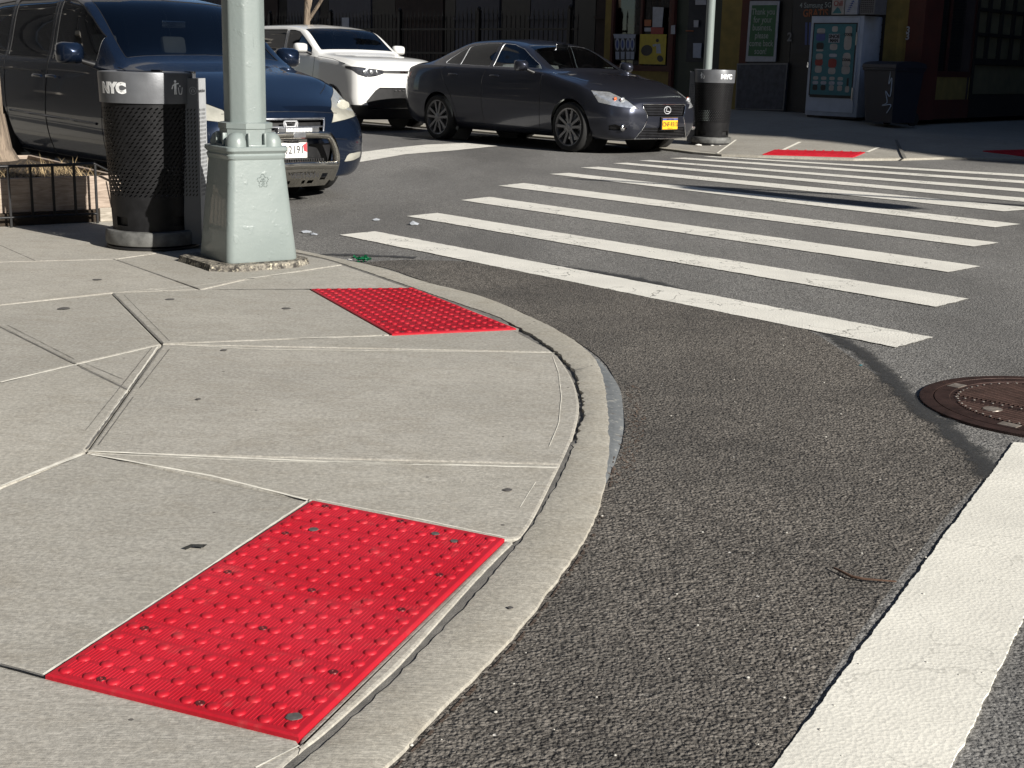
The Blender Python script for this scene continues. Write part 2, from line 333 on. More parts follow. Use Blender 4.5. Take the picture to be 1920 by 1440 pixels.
def m_scuffed():
    t = NT('scuffed_steel_facing'); n = t.noise(22, 5, .7, None, .8)
    c = t.mix(t.rng(n, .3, .6), (.12, .13, .135), (.18, .19, .195)); c = t.mix(t.rng(t.noise(30, 5, .75), .58, .64, 0, .8), c, (.40, .39, .35))
    c = t.mix(t.rng(t.noise(9, 4, .7), .6, .7, 0, .7), c, (.12, .08, .05))
    return t.P(c, .6, .1)
M = dict(
 asphalt=m_asphalt(), patch=m_patch(), seam=m_seam(), paint=m_paint(), paint_near=m_paint('road_paint_thick', .0, (.80, .775, .69), .2),
 conc=m_concrete('sidewalk_concrete', (.445, .422, .372), .35), conc_b=m_concrete('sidewalk_concrete_worn', (.425, .404, .356), .9), conc_c=m_concrete('sidewalk_concrete_pale', (.458, .434, .38), -.2), curb=m_concrete('curb_concrete', (.43, .405, .348), 1.2, 1.3), conc_far=m_concrete('far_sidewalk_concrete', (.36, .34, .30), .8),
 filler=plain('joint_filler', (.15, .142, .128), .9, 0, .3, 20, .002), arris=plain('joint_mortar', (.74, .71, .62), .85, 0, .18, 20, .001), steel_curb=m_scuffed(),
 tile=m_tile(), iron=m_manhole(), worn=plain('worn_iron', (.42, .37, .32), .4, .6, .3, 40), screw=plain('dark_screw', (.14, .02, .02), .4, .5),
 pole=m_polepaint(), plinth=m_plate_dirt('tarred_base_plate', (.03, .026, .022), (.22, .20, .165)),
 can_band=plain('can_band_grey', (.135, .14, .15), .38, .3, .1, 10, .0004), can_dark=plain('can_dark_steel', (.012, .012, .013), .45, .1, .25, 16, .0006, None, .22), can_foot=plain('can_foot_ring', (.115, .115, .11), .6, .1, .45, 14, .001), can_panel=plain('can_panel_grey', (.11, .115, .125), .45, .2, .08, 8), end_plate=plain('pale_end_plate', (.38, .39, .40), .5, 0, .08, 8), liner=plain('black_liner', (.012, .012, .013), .6),
 white_print=plain('white_print', (.85, .86, .86), .5, 0, .05), grey_print=plain('grey_print', (.38, .39, .40), .5, 0, .05), black_print=plain('black_print', (.02, .02, .022), .5, 0, .05),
 black_iron=plain('black_iron', (.012, .012, .013), .45, .3, .2, 20, .0005), planter=m_wood('weathered_plank', (.24, .185, .145), (.42, .34, .275)), timber=m_wood('timber_beam', (.23, .2, .16), (.42, .38, .32)), soil=plain('dark_soil', (.05, .036, .024), .95, 0, .4, 30, .01), straw=plain('dry_grass', (.42, .31, .17), .8, 0, .3, 60), bark=m_bark(),
 lexus=m_carpaint('graphite_car_paint', (.046, .050, .068), .72, .30), van=m_carpaint('blue_car_paint', (.0085, .0165, .037), .5, .26), white=m_carpaint('white_car_paint', (.78, .78, .76), 0, .35),
 glass=m_glass('car_glass', (.38, .42, .44)), glass_dark=m_glass('tinted_car_glass', (.05, .055, .06)), shopglass=m_glass('shop_glass', (.5, .5, .5)),
 badge=plain('badge_silver', (.72, .73, .75), .25, .3, .05), chrome=plain('chrome', (.75, .76, .78), .12, 1, .05), satin=plain('satin_metal', (.45, .46, .48), .3, 1, .1), steel=m_dirty_metal('dull_bar_steel', (.55, .53, .48), .22), grille_dk=plain('grille_bar_dark', (.10, .10, .11), .3, .8), black_pl=plain('black_plastic', (.010, .010, .011), .45, 0, .15), rubber=plain('tyre_rubber', (.014, .014, .014), .8, 0, .2, 30, .001), rim=plain('alloy_rim', (.26, .26, .27), .35, .8, .08), interior=plain('car_interior', (.055, .053, .05), .8), seat_tan=plain('pale_seat_trim', (.38, .36, .32), .7),
 hl_clear=plain('headlight_reflector', (.72, .74, .76), .16, .75, .25, 18), hl_haze=plain('hazed_headlight', (.44, .43, .37), .22, .15, .16, 9, 0, 1.0), amber=plain('amber_lens', (.55, .10, .02), .2, 0, .1), red_lens=plain('red_lens', (.30, .006, .01), .15, 0, .1, 10, 0, 1), dark_lens=plain('dark_headlight', (.06, .062, .07), .1, .2, .4, 20, 0, 1),
 plate_y=plain('yellow_plate', (.86, .45, .02), .4, 0, .04), plate_w=plain('white_plate', (.85, .83, .80), .4, 0, .04), plate_red=plain('plate_red', (.62, .05, .06), .5),
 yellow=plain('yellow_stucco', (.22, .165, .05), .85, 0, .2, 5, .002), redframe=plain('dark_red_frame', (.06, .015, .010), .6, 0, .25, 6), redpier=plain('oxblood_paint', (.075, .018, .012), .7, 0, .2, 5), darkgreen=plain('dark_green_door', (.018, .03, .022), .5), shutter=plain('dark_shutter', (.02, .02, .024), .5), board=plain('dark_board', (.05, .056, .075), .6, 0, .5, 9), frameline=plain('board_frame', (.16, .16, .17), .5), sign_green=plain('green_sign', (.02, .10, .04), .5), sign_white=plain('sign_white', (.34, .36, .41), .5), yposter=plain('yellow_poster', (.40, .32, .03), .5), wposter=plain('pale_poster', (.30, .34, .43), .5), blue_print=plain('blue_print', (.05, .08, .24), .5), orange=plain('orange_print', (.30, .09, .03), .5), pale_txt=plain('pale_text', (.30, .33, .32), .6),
 cab=plain('cabinet_white_in_shade', (.40, .45, .54), .45, 0, .1, 5, .001), teal=plain('teal_poster', (.03, .15, .18), .45, 0, .1), cream=plain('cream_print', (.36, .34, .32), .5), redp=plain('red_print', (.26, .035, .03), .5), bin=plain('dark_bin_plastic', (.015, .018, .03), .5), gateframe=plain('gate_frame', (.018, .016, .014), .6), gatepane=plain('dusty_pane', (.13, .12, .07), .6, 0, .25, 4), graffiti=plain('graffiti_white', (.42, .5, .62), .6),  # white of the cabinet dimmed and blued to stand in for shade
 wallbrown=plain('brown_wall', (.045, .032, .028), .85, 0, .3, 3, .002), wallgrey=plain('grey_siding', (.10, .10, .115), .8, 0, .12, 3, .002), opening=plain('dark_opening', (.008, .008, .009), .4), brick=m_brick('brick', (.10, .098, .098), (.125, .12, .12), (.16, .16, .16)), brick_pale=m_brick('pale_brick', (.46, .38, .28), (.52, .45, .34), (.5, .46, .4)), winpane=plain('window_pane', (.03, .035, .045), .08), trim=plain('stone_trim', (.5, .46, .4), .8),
 gum=plain('old_gum', (.085, .08, .075), .8, 0, .3, 60, .001), leaf=plain('dark_leaf', (.035, .035, .03), .7), twig=plain('twig', (.10, .055, .035), .8), green_pl=plain('green_plastic', (.005, .10, .04), .3), clear_pl=plain('clear_plastic', (.33, .35, .38), .2), paper=plain('paper_scrap', (.75, .73, .68), .7), pebble=plain('pale_pebble', (.5, .48, .43), .7), redbrown=plain('rust_dirt', (.085, .060, .045), .9, 0, .4, 50, .002),
 signal=plain('signal_yellow', (.5, .3, .02), .5), lamp_red=plain('signal_lens', (.1, .01, .01), .3), teal_glass=plain('bottle_green', (.02, .12, .05), .2), bottle_b=plain('bottle_amber', (.16, .07, .02), .2), bottle_c=plain('bottle_clear', (.3, .32, .34), .2),
)

# ------------------------------------------------------------------ the ground
ZS = 0.014                                                  # level of the near sidewalk
mb = MB()
mb.poly([(-400, -400, 0), (400, -400, 0), (400, 400, 0), (-400, 400, 0)])
tag(mb.build('road', M['asphalt']), kind='structure')

def smooth_path(pts, sub=6):                                # Catmull-Rom through points
    P = [Vector(p) for p in pts]; out = []
    for i in range(len(P)-1):
        a, b, c, d = P[max(i-1, 0)], P[i], P[i+1], P[min(i+2, len(P)-1)]
        for k in range(sub):
            t = k/sub; out.append(.5*((2*b)+(c-a)*t+(2*a-5*b+4*c-d)*t*t+(3*b-a-3*c+d)*t**3))
    out.append(P[-1]); return out
# kerb lines of the near corner, from the bottom of the view round to the far left
curb_out_px = [(700,1480),(721,1440),(770,1391),(841,1312),(890,1271),(939,1219),(984,1170),(1025,1114),(1047,1076),(1081,1039),(1115,979),(1133,925),(1142,880),(1145,820),(1143,765),(1137,715),(1122,675),(1100,651),(1066,627),(1027,606),(977,584),(927,561),(860,541),(813,532),(777,521),(727,503),(670,490),(643,484),(600,476)]
curb_in_px = [(470,1530),(560,1432),(609,1391),(661,1346),(721,1294),(777,1234),(822,1189),(860,1151),(897,1110),(935,1065),(969,1024),(995,992),(1029,934),(1051,897),(1070,852),(1085,815),(1096,772),(1093,742),(1079,702),(1057,670),(1023,643),(977,616),(937,594),(873,573),(793,545),(720,520),(627,489),(600,482)]
side_px = [(430,1530),(555,1419),(600,1384),(635,1354),(717,1280),(770,1228),(897,1086),(965,1017),(984,1000),(1010,958),(1042,893),(1063,850),(1078,812),(1087,770),(1085,742),(1076,712),(1057,680),(1038,660),(1012,645),(968,621),(925,597),(866,574),(788,546),(716,521),(625,490),(600,484)]
start = Vector((-1.6, .9, 0))
def curve_w(px, z, head, tail):
    return [Vector((p.x, p.y, z)) for p in smooth_path([G(x, y, z) for x, y in px], 4)] + [Vector((*t, z)) for t in tail]
k1 = SP(-9.6, 4.62); k2 = SP(-70, 4.62)
k1b = SP(-9.6, 4.45); k2b = SP(-70, 4.45)
CO = curve_w(curb_out_px, ZS, None, [k1.xy, k2.xy])
CI = curve_w(curb_in_px, ZS, None, [k1b.xy, k2b.xy])
CO = [Vector((-.9, .9, ZS)), Vector((-.6, 1.55, ZS))]+CO
CI = [Vector((-1.2, .9, ZS)), Vector((-.9, 1.45, ZS))]+CI
def resample(P, n):
    L = [0]
    for a, b in zip(P, P[1:]): L.append(L[-1]+(b-a).length)
    out = []; j = 0
    for i in range(n):
        s = L[-1]*i/(n-1)
        while j < len(L)-2 and L[j+1] < s: j += 1
        t = (s-L[j])/max(1e-9, L[j+1]-L[j]); out.append(P[j].lerp(P[j+1], max(0, min(1, t))))
    return out
def cut_near(P, maxy): return [p for p in P if p.y < maxy]
# kerb: top sheet + rounded outer face, jittered edges like broken concrete
def kerb(CO, CI, n, name, mat, drop=ZS):
    a = resample(CO, n); b = resample(CI, n); mb = MB(); rows = []; j = 0
    for i in range(n):
        t = (a[min(i+1, n-1)]-a[max(i-1, 0)]).normalized(); out = Vector((t.y, -t.x, 0))
        j = .5*j+random.uniform(-.0022, .0022)
        rows.append([b[i]+Vector((0, 0, -.03)), b[i]-out*random.uniform(-.003, .003)*(2.6 if 4.2 < b[i].y < 6.4 else 1), b[i]+out*.008+Vector((0, 0, .001)), a[i]-out*.02+Vector((0, 0, 0)), a[i]+out*(-.004+j)+Vector((0, 0, -.004)), a[i]+out*(.002+j)+Vector((0, 0, -drop-.01))])
    vs = [p for r in rows for p in r]; k = 6
    mb.add(vs, [(i*k+q, (i+1)*k+q, (i+1)*k+q+1, i*k+q+1) for i in range(n-1) for q in range(k-1)])
    return tag(mb.build(name, mat, None, 50), kind='structure')
def relax(P, it):
    P = resample(P, 260)
    for _ in range(it): P = [P[0]]+[(P[i-1]+P[i]*2+P[i+1])/4 for i in range(1, len(P)-1)]+[P[-1]]
    return P
_c1, _c2 = CO[-1], CI[-1]
CO = relax(CO[:-1], 30)+[_c1]; CI = relax(CI[:-1], 12)+[_c2]
nearO = [p for p in CO[:-1]]; nearI = [p for p in CI[:-1]]
kerb(nearO, nearI, 420, 'kerb', M['curb'])
kerb([CO[-2], CO[-1]], [CI[-2], CI[-1]], 40, 'kerb', M['curb'])
# dark joint filler under the gap, and steel facing bulging out at the crown of the corner
mb = MB()
f_o = resample([p.copy() for p in nearI], 300); f_i = resample([Vector((-1.26, .9, ZS)), Vector((-.98, 1.4, ZS))]+curve_w(side_px, ZS, None, [k1b.xy]), 300)
vs = []
for i in range(300):
    j = (f_o[i]-f_i[i])
    vs += [f_i[i]-j*.4+Vector((0, 0, -.011 if 4.3 < f_i[i].y < 6.3 else -.004)), f_i[i].lerp(f_o[i], .5)+Vector((0, 0, (-.011 if 4.3 < f_i[i].y < 6.3 else -.003)+random.uniform(-.0015, .0015))), f_o[i]+j*.3+Vector((0, 0, -.011 if 4.3 < f_i[i].y < 6.3 else -.004))]
mb.add(vs, [(i*3+q, (i+1)*3+q, (i+1)*3+q+1, i*3+q+1) for i in range(299) for q in range(2)])
tag(mb.build('kerb_joint', M['filler'], None, 180), kind='structure')
mb = MB()
face_in = [(1136,910),(1141,885),(1144,850),(1145,815),(1143,765),(1137,715),(1126,682),(1120,673)]
face_out = [(1138,906),(1152,880),(1163,852),(1174,812),(1176,770),(1171,733),(1152,704),(1124,674)]
fi = resample(smooth_path([G(x-9, y, ZS-.0025) for x, y in face_in], 6), 30); fo = resample(smooth_path([G(x, y, 0.0) for x, y in face_out], 6), 30)
vs = []
for a, b in zip(fi, fo): vs += [a, a.lerp(b, .35)+Vector((0, 0, .001)), a.lerp(b, .8)+Vector((0, 0, .001)), b+Vector((0, 0, -.01))]
mb.add(vs, [(i*4+q, (i+1)*4+q, (i+1)*4+q+1, i*4+q+1) for i in range(29) for q in range(3)])
tag(mb.build('kerb_steel_facing', M['steel_curb'], None, 180), kind='structure')

# sidewalk slabs with tooled edges and real gaps between them
SB = curve_w(side_px, ZS, None, [k1b.xy, k2b.xy])           # outer edge of the slabs
def g(x, y): return G(x, y, ZS)
def edge_between(p, q):                                     # part of the slab edge between two photo pixels
    a, b = g(*p), g(*q)
    ia = min(range(len(SB)), key=lambda i: (SB[i]-a).length); ib = min(range(len(SB)), key=lambda i: (SB[i]-b).length)
    st = 1 if ib >= ia else -1
    return [SB[i] for i in range(ia, ib+st, st)]
def ext(p, q, d):                                           # extend the line p->q by d metres beyond q
    a, b = g(*p), g(*q); return b+(b-a).normalized()*d
J0, J1, J2 = (209,549), (304,645), (160,848)
K = lambda *a: list(a)
Tn = dict(A=(85,1268), B=(585,940), C=(946,1012), D=(560,1385))
Tf = dict(A=(583,543), B=(775,541), C=(968,617), D=(735,628))
far_top = ext(J0, (0,572), .2)                      # joint running off to the left
e_low = ext(J1, (0,718), .2); e_j2 = ext(J2, (0,915), .2); e_tile = ext(Tn['A'], (0,1245), .2); e_dk = ext((142,682), (0,612), .2)
slabs = [
 [g(*J1)]+edge_between((1040,661), (1047,875))+[g(*J2)],
 [g(*J2)]+edge_between((1047,875), (972,1012))+[g(*Tn['C']), g(*Tn['B'])],
 [g(*J2), g(*Tn['B']), g(*Tn['A']), e_tile, e_j2],
 [e_tile, g(*Tn['A']), g(*Tn['D'])]+[SB[5], SB[0], Vector((-1.26, .9, ZS)), Vector((-1.7, .9, ZS))],
 [g(*Tn['C'])]+edge_between((972,1012), (560,1416))[1:]+[g(*Tn['D'])],
 [g(*J1), g(*Tf['D']), g(*Tf['C'])]+edge_between((974,624), (1040,661)),
 [g(*J0), g(375,543), g(*Tf['A']), g(*Tf['D']), g(*J1)],
 [g(*Tf['B'])]+edge_between((782,544), (974,624))+[g(*Tf['C'])],
 [g(375,543), g(462,523)]+edge_between((640,495), (782,544))+[g(*Tf['B']), g(*Tf['A'])],
 [g(*J0), g(*J1), g(142,682), e_dk, far_top],
 [g(*J1), g(242,731), g(142,682)],
 [g(142,682), g(242,731), g(*J2), e_j2, e_low],
 [e_dk, g(142,682), e_low],
]
up1 = g(216,486); up_end = ext((300,474), (0,489), .3)
slabs += [
 [g(*J0), far_top, up_end, up1, g(375,543)],
 [g(375,543), up1, g(300,474), SP(-8.3, 4.43, ZS)]+edge_between((600,484), (640,495))+[g(462,523)],
 [up_end, far_top, e_dk, e_low, e_j2, e_tile, Vector((-1.7,.9,ZS)), Vector((-12,.9,ZS)), Vector((-12,9,ZS)), up_end+Vector((-.6,2.2,0))],
 [up1, up_end, up_end+Vector((-.6,2.2,0)), SP(-9.6,4.43,ZS), SP(-8.3,4.43,ZS), g(300,474)],
]
def area2(P): return sum(P[i].x*P[(i+1)%len(P)].y-P[(i+1)%len(P)].x*P[i].y for i in range(len(P)))
def inset(P, d):
    n = len(P); out = []
    for i in range(n):
        a, b, c = P[i-1], P[i], P[(i+1) % n]
        u = (b-a).to_2d().normalized(); v = (c-b).to_2d().normalized()
        n1 = Vector((-u.y, u.x)); n2 = Vector((-v.y, v.x)); m = (n1+n2)
        if m.length < .2: m = n1
        m.normalize(); s = d/max(.35, m.dot(n1)); out.append(Vector((b.x+m.x*s, b.y+m.y*s, b.z)))
    return out
def clean(P, tol=.012):
    out = []
    for p in P:
        if not out or (p-out[-1]).length > tol: out.append(p)
    if (out[0]-out[-1]).length < tol: out.pop()
    return out
mb = MB()
for si, P in enumerate(slabs):
    mb.mi = [0, 2, 1, 0, 2, 1, 1, 2, 0, 1, 0, 2, 1, 0, 1, 2, 0, 1][si % 18]
    P = clean(P)
    if area2(P) < 0: P.reverse()
    n = len(P); r0 = inset(P, .0035); r1 = inset(P, .006); r2 = inset(P, .013)
    dz = random.uniform(-.0015, .0015)
    base = mb.add([Vector((p.x, p.y, ZS-.03)) for p in r0]+[Vector((p.x, p.y, ZS-.006+dz)) for p in r0]+[Vector((p.x, p.y, ZS-.002+dz)) for p in r1]+[Vector((p.x, p.y, ZS+dz)) for p in r2],
           [(k*n+i, k*n+(i+1) % n, (k+1)*n+(i+1) % n, (k+1)*n+i) for k in range(3) for i in range(n)])
    mb.f.append(tuple(base+3*n+i for i in range(n))); mb.m.append(mb.mi)
me_side = mb.build('sidewalk', [M['conc'], M['conc_b'], M['conc_c']]); tag(me_side, kind='structure')
mb = MB(); mb.poly([(-70,.9,ZS-.012),(-1.26,.9,ZS-.012)]+[(p.x-.02, p.y, ZS-.012) for p in SB]+[(-90,40,ZS-.012)])
tag(mb.build('sidewalk_bed', M['filler']), kind='structure')
# sidewalk carrying on up the street, beyond the slabs
mb = MB(); q0, q1 = SP(-9.6,4.43,ZS), SP(-70,4.43,ZS)
mb.poly([q0, q1, q1-N_*9, Vector((-12,9,ZS)), up_end+Vector((-.6,2.2,0))])
tag(mb.build('sidewalk', M['conc']), kind='structure')

# worn mortar edges along the joints (thin pale tooling lines)
def ribbon(name, pts, wd, mat, z, jit=.001, uv=False, kind='structure', seg=.03, taper=False):
    P = resample(pts, max(3, int(sum((b-a).length for a, b in zip(pts, pts[1:]))/seg))); mb = MB(); vs = []; n = len(P)
    for i, p in enumerate(P):
        t = (P[min(i+1, n-1)]-P[max(i-1, 0)]); t.z = 0; t.normalize(); s = Vector((-t.y, t.x, 0))
        ww = wd*(min(1, 6*i/n, 6*(n-1-i)/n)+.05 if taper else 1)
        a = p+s*(ww/2+random.uniform(-jit, jit)); b = p-s*(ww/2+random.uniform(-jit, jit)); a.z = b.z = z; vs += [a, b]
    mb.add(vs, [(2*i, 2*i+1, 2*i+3, 2*i+2) for i in range(n-1)])
    o = mb.build(name, mat)
    if uv:
        l = o.data.uv_layers.new(name='UVMap')
        idx = {}
        for p in o.data.polygons:
            for li in p.loop_indices:
                vi = o.data.loops[li].vertex_index; l.data[li].uv = (vi % 2, vi//2/n)
    if kind: tag(o, kind=kind)
    return o
def line_px(*px): return [g(*p) for p in px]
pale = [((0,573),(205,552),.008),((0,717),(296,648),.012),((308,641),(735,630),.009),((330,647),(490,655),(1040,662),.008),((165,846),(640,867),(1045,877),.011),((172,852),(400,893),(583,939),.010),((0,911),(152,853),.016),((280,541),(340,550),(420,550),(468,545),.006),((580,937),(330,1104),(80,1266),.007),((592,936),(770,970),(950,1008),.005),((180,851),(500,865),(900,872),.004),((213,549),(372,535),(462,523),(560,509),.005),((375,544),(580,543),.005),((0,488),(280,477),.006),((296,650),(165,838),.006),((462,523),(640,502),.004),((480,1440),(560,1398),.004)]
for L in pale: ribbon('joint_edge', [g(*p) for p in L[:-1]], L[-1], M['arris'], ZS+.0008, .0016)
dark = [((212,551),(304,643),.011),((0,613),(138,681),.009),((150,689),(238,730),.008),((302,652),(243,731),.008),((238,738),(163,842),.008),((213,486),(372,541),.008),((0,460),(66,489),.008),((0,1246),(84,1268),.006)]
for L in dark: ribbon('joint_gap', [g(*p) for p in L[:-1]], L[-1], M['filler'], ZS+.0012, .0015)
thin = [((232,553),(318,640),.003),((14,610),(140,674),.0025),((160,682),(232,712),.0025),((318,655),(262,728),.003),((250,745),(185,835),.003),((285,652),(160,808),.003),((1004,905),(975,952),.0022),((1036,666),(1048,700),(1053,745),(1048,795),(1030,838),.002)]
for L in thin: ribbon('tooling_line', [g(*p) for p in L[:-1]], L[-1], M['arris'] if L[0][0] > 900 else M['filler'], ZS+.0018, .0008)

# newer asphalt round the corner, tar seam, markings
pt = [g2 for g2 in [G(*p, .003) for p in [(560,1520),(720,1440),(940,1215),(1080,1035),(1140,900),(1172,800),(1150,705),(1100,652),(977,585),(813,533),(727,503),(680,494),(760,487),(900,492),(1050,508),(1200,540),(1390,590),(1500,612),(1600,672),(1700,748),(1790,830),(1850,880),(1780,960),(1600,1200),(1470,1410),(1380,1560)]]]
mb = MB(); pp = smooth_path(pt, 3); mb.poly(pp)
tag(mb.build('road_patch', M['patch']), kind='structure')
for pts, wd in (([(1520,598),(1570,635),(1640,680),(1700,745),(1770,800),(1840,866),(1870,905)], .085), ([(840,466),(960,489),(1180,522),(1330,562),(1450,592),(1520,608)], .10), ([(600,478),(690,480),(780,484)], .08)):
    ribbon('tar_seam', smooth_path([G(x, y, 0) for x, y in pts], 6), wd*2, M['seam'], .0045, .004, True, seg=.02)

def marking(name, corners, mat, z=.0052, jit=.006, seg=.02):
    P = [G(x, y, z) for x, y in corners]; out = []
    for i in range(len(P)):
        a, b = P[i], P[(i+1) % len(P)]; n = max(2, int((b-a).length/seg)); t = (b-a).normalized(); s = Vector((-t.y, t.x, 0))
        ph = random.random()*9; d = 0
        for k in range(n):
            d = .6*d+random.uniform(-jit, jit)*.6 if k else 0
            out.append(a.lerp(b, k/n)+s*d)
    cb = MB(); cb.poly(out)
    return tag(cb.build(name, mat), kind='structure')
stripes = [((636,440),(703,433.5),(1750,632),(1680,651)),((762,405),(820,399),(1817,560),(1755,575)),((863,375),(918,369),(1838,499),(1779,510)),((934,348),(982,343),(1873,455),(1826,462)),((1030,326),(1067,324),(1914,420),(1866,426)),((1088,314),(1122,312.5),(1950,391),(1882,396)),((1148,306),(1177,305),(1990,377),(1960,382)),((1198,301),(1219,300),(1990,359),(1960,363)),((1255,296.5),(1285,295.5),(1990,343.5),(1960,346.5)),((1318,293.5),(1336,293),(1990,331),(1960,334))]
for i, s in enumerate(stripes): marking('crosswalk_stripe', s, M['paint'], jit=.006, seg=.015 if i < 4 else .06)
big = [(1451,1440),(1631,1198),(1807,960),(1901,832)]
d1 = G(1451,1440); d2 = G(1901,832); dr = (d2-d1).normalized()
rr = G(1785,1440); rs = (rr-d1) - dr*(rr-d1).dot(dr)
P4 = [d1-dr*2.2, d2, d2+rs+dr*.10, d1+rs-dr*2.2]
def marking_w(name, P, mat, z, jit, seg):
    out = []
    for i in range(4):
        a, b = P[i].copy(), P[(i+1) % 4].copy(); a.z = b.z = z; n = max(2, int((b-a).length/seg)); t = (b-a).normalized(); s = Vector((-t.y, t.x, 0)); d = 0
        for k in range(n):
            d = .75*d+random.uniform(-jit, jit)*.6 if k else 0
            out.append(a.lerp(b, k/n)+s*d)
    n = len(out); cb = MB(); cb.add(out+[Vector((p.x, p.y, 0)) for p in out], [tuple(range(n))]+[(i, (i+1) % n, n+(i+1) % n, n+i) for i in range(n)])
    return tag(cb.build(name, mat), kind='structure')
marking_w('crosswalk_stripe', P4, M['paint_near'], .0062, .0028, .009)
P5 = [p+rs.normalized()*1.22*1 for p in P4]; marking_w('crosswalk_stripe', P5, M['paint_near'], .0062, .0035, .012)
marking('lane_line', [(560,318),(685,302),(760,289),(850,282),(935,273.5),(870,268),(800,271),(740,277),(685,284),(560,300)], M['paint'], jit=.008, seg=.05)

# far sidewalk, rising towards the shop fronts
ZK, ZF = .03, .40
kl = [SP(-70,14.95,ZK), SP(-30,14.95,ZK), SP(-15,14.95,ZK)]+[G(x, y, ZK) for x, y in [(1260,280),(1300,285),(1353,289.5),(1420,292),(1600,297.5),(1695,297),(1771,295),(1915,298)]]+[Vector((9.6,20.6,ZK)), Vector((13.5,25.5,ZK)), Vector((32,49,ZK))]
fl = [SP(-70,24.5,ZF), SP(-30,24.5,ZF), SP(-21.2,24.5,ZF), SP(-17,21.8,ZF), SP(-16,21.8,ZF), SP(-15,21.8,ZF), SP(-14.6,21.8,ZF), SP(-14.2,21.8,ZF), SP(-14.0,21.8,ZF), SP(-13.9,21.8,ZF), SP(-13.8,21.8,ZF)]
F2A = R(50); D2 = Vector((math.cos(F2A), math.sin(F2A), 0)); N2 = Vector((D2.y, -D2.x, 0))
C2 = SP(-13.47, 21, 0)
fl += [C2+D2*2.5-N2*.5+Vector((0,0,ZF)), C2+D2*9-N2*.5+Vector((0,0,ZF)), C2+D2*40-N2*.5+Vector((0,0,ZF))]
a = resample(kl, 90); 
mb = MB()
n = len(kl); bt = [Vector((p.x, p.y, -.02)) for p in kl]
kin = []
for i, p in enumerate(kl):
    t = (kl[min(i+1, n-1)]-kl[max(i-1, 0)]).normalized(); kin.append(p+Vector((-t.y, t.x, 0))*.17+Vector((0,0,.004)))
mb.add(kl+bt+kin, [(i, i+1, n+i+1, n+i) for i in range(n-1)]+[(2*n+i, 2*n+i+1, i+1, i) for i in range(n-1)])
tag(mb.build('kerb', M['curb']), kind='structure')
KL2 = [p.to_2d() for p in kl]
def far_z(P):                                               # the sidewalk rises with distance from its kerb
    q = Vector((P[0], P[1])); best = 1e9
    for a, b in zip(KL2, KL2[1:]):
        ab = b-a; t = max(0, min(1, (q-a).dot(ab)/ab.length_squared)); best = min(best, (q-a-ab*t).length)
    return ZK+.004+(ZF-ZK)*min(1, max(0, best-.17)/6.0)
mb = MB(); NR = 14; ki = resample(kin, 160); fi_ = []
fl_a = [0]
for a, b in zip(kin, kin[1:]): fl_a.append(fl_a[-1]+(b-a).length)
def fl_at(s_):
    for i in range(len(kin)-1):
        if s_ <= fl_a[i+1] or i == len(kin)-2:
            t = (s_-fl_a[i])/(fl_a[i+1]-fl_a[i]); return fl[i].lerp(fl[i+1], max(0, min(1, t)))
vs = []
for i, p in enumerate(ki):
    q = fl_at(fl_a[-1]*i/159)
    for k in range(NR+1): w_ = p.lerp(q, k/NR); vs.append((w_.x, w_.y, far_z(w_)))
mb.add(vs, [(i*(NR+1)+k, (i+1)*(NR+1)+k, (i+1)*(NR+1)+k+1, i*(NR+1)+k+1) for i in range(159) for k in range(NR)])
tag(mb.build('sidewalk', M['conc_far'], None, 180), kind='structure')
def far_hit(px, py, lift=.008):
    d = ray(px, py); o = Vector((0, 0, CAM_H)); d = d/d.y; t = 15.0
    while t < 60:
        q = o+d*t
        if q.z < far_z(q)+lift and (q.x*N_.x+q.y*N_.y > 14.6 or q.x > 4): break
        t += .004
    return Vector((q.x, q.y, far_z(q)+lift))
for a_, b_, wd, mt in [((1500,266),(1462,284),.05,'arris'),((1647,276),(1626,285),.05,'arris'),((1680,262),(1697,297),.045,'filler'),((1380,262),(1345,288),.03,'arris')]:
    P = [far_hit(*a_, .005), far_hit(*b_, .005)]
    mb = MB(); t = (P[1]-P[0]).normalized(); s = t.cross(Vector((0,0,1)))*wd/2; mb.poly([P[0]+s, P[0]-s, P[1]-s, P[1]+s])
    tag(mb.build('joint_edge', M[mt]), kind='structure')

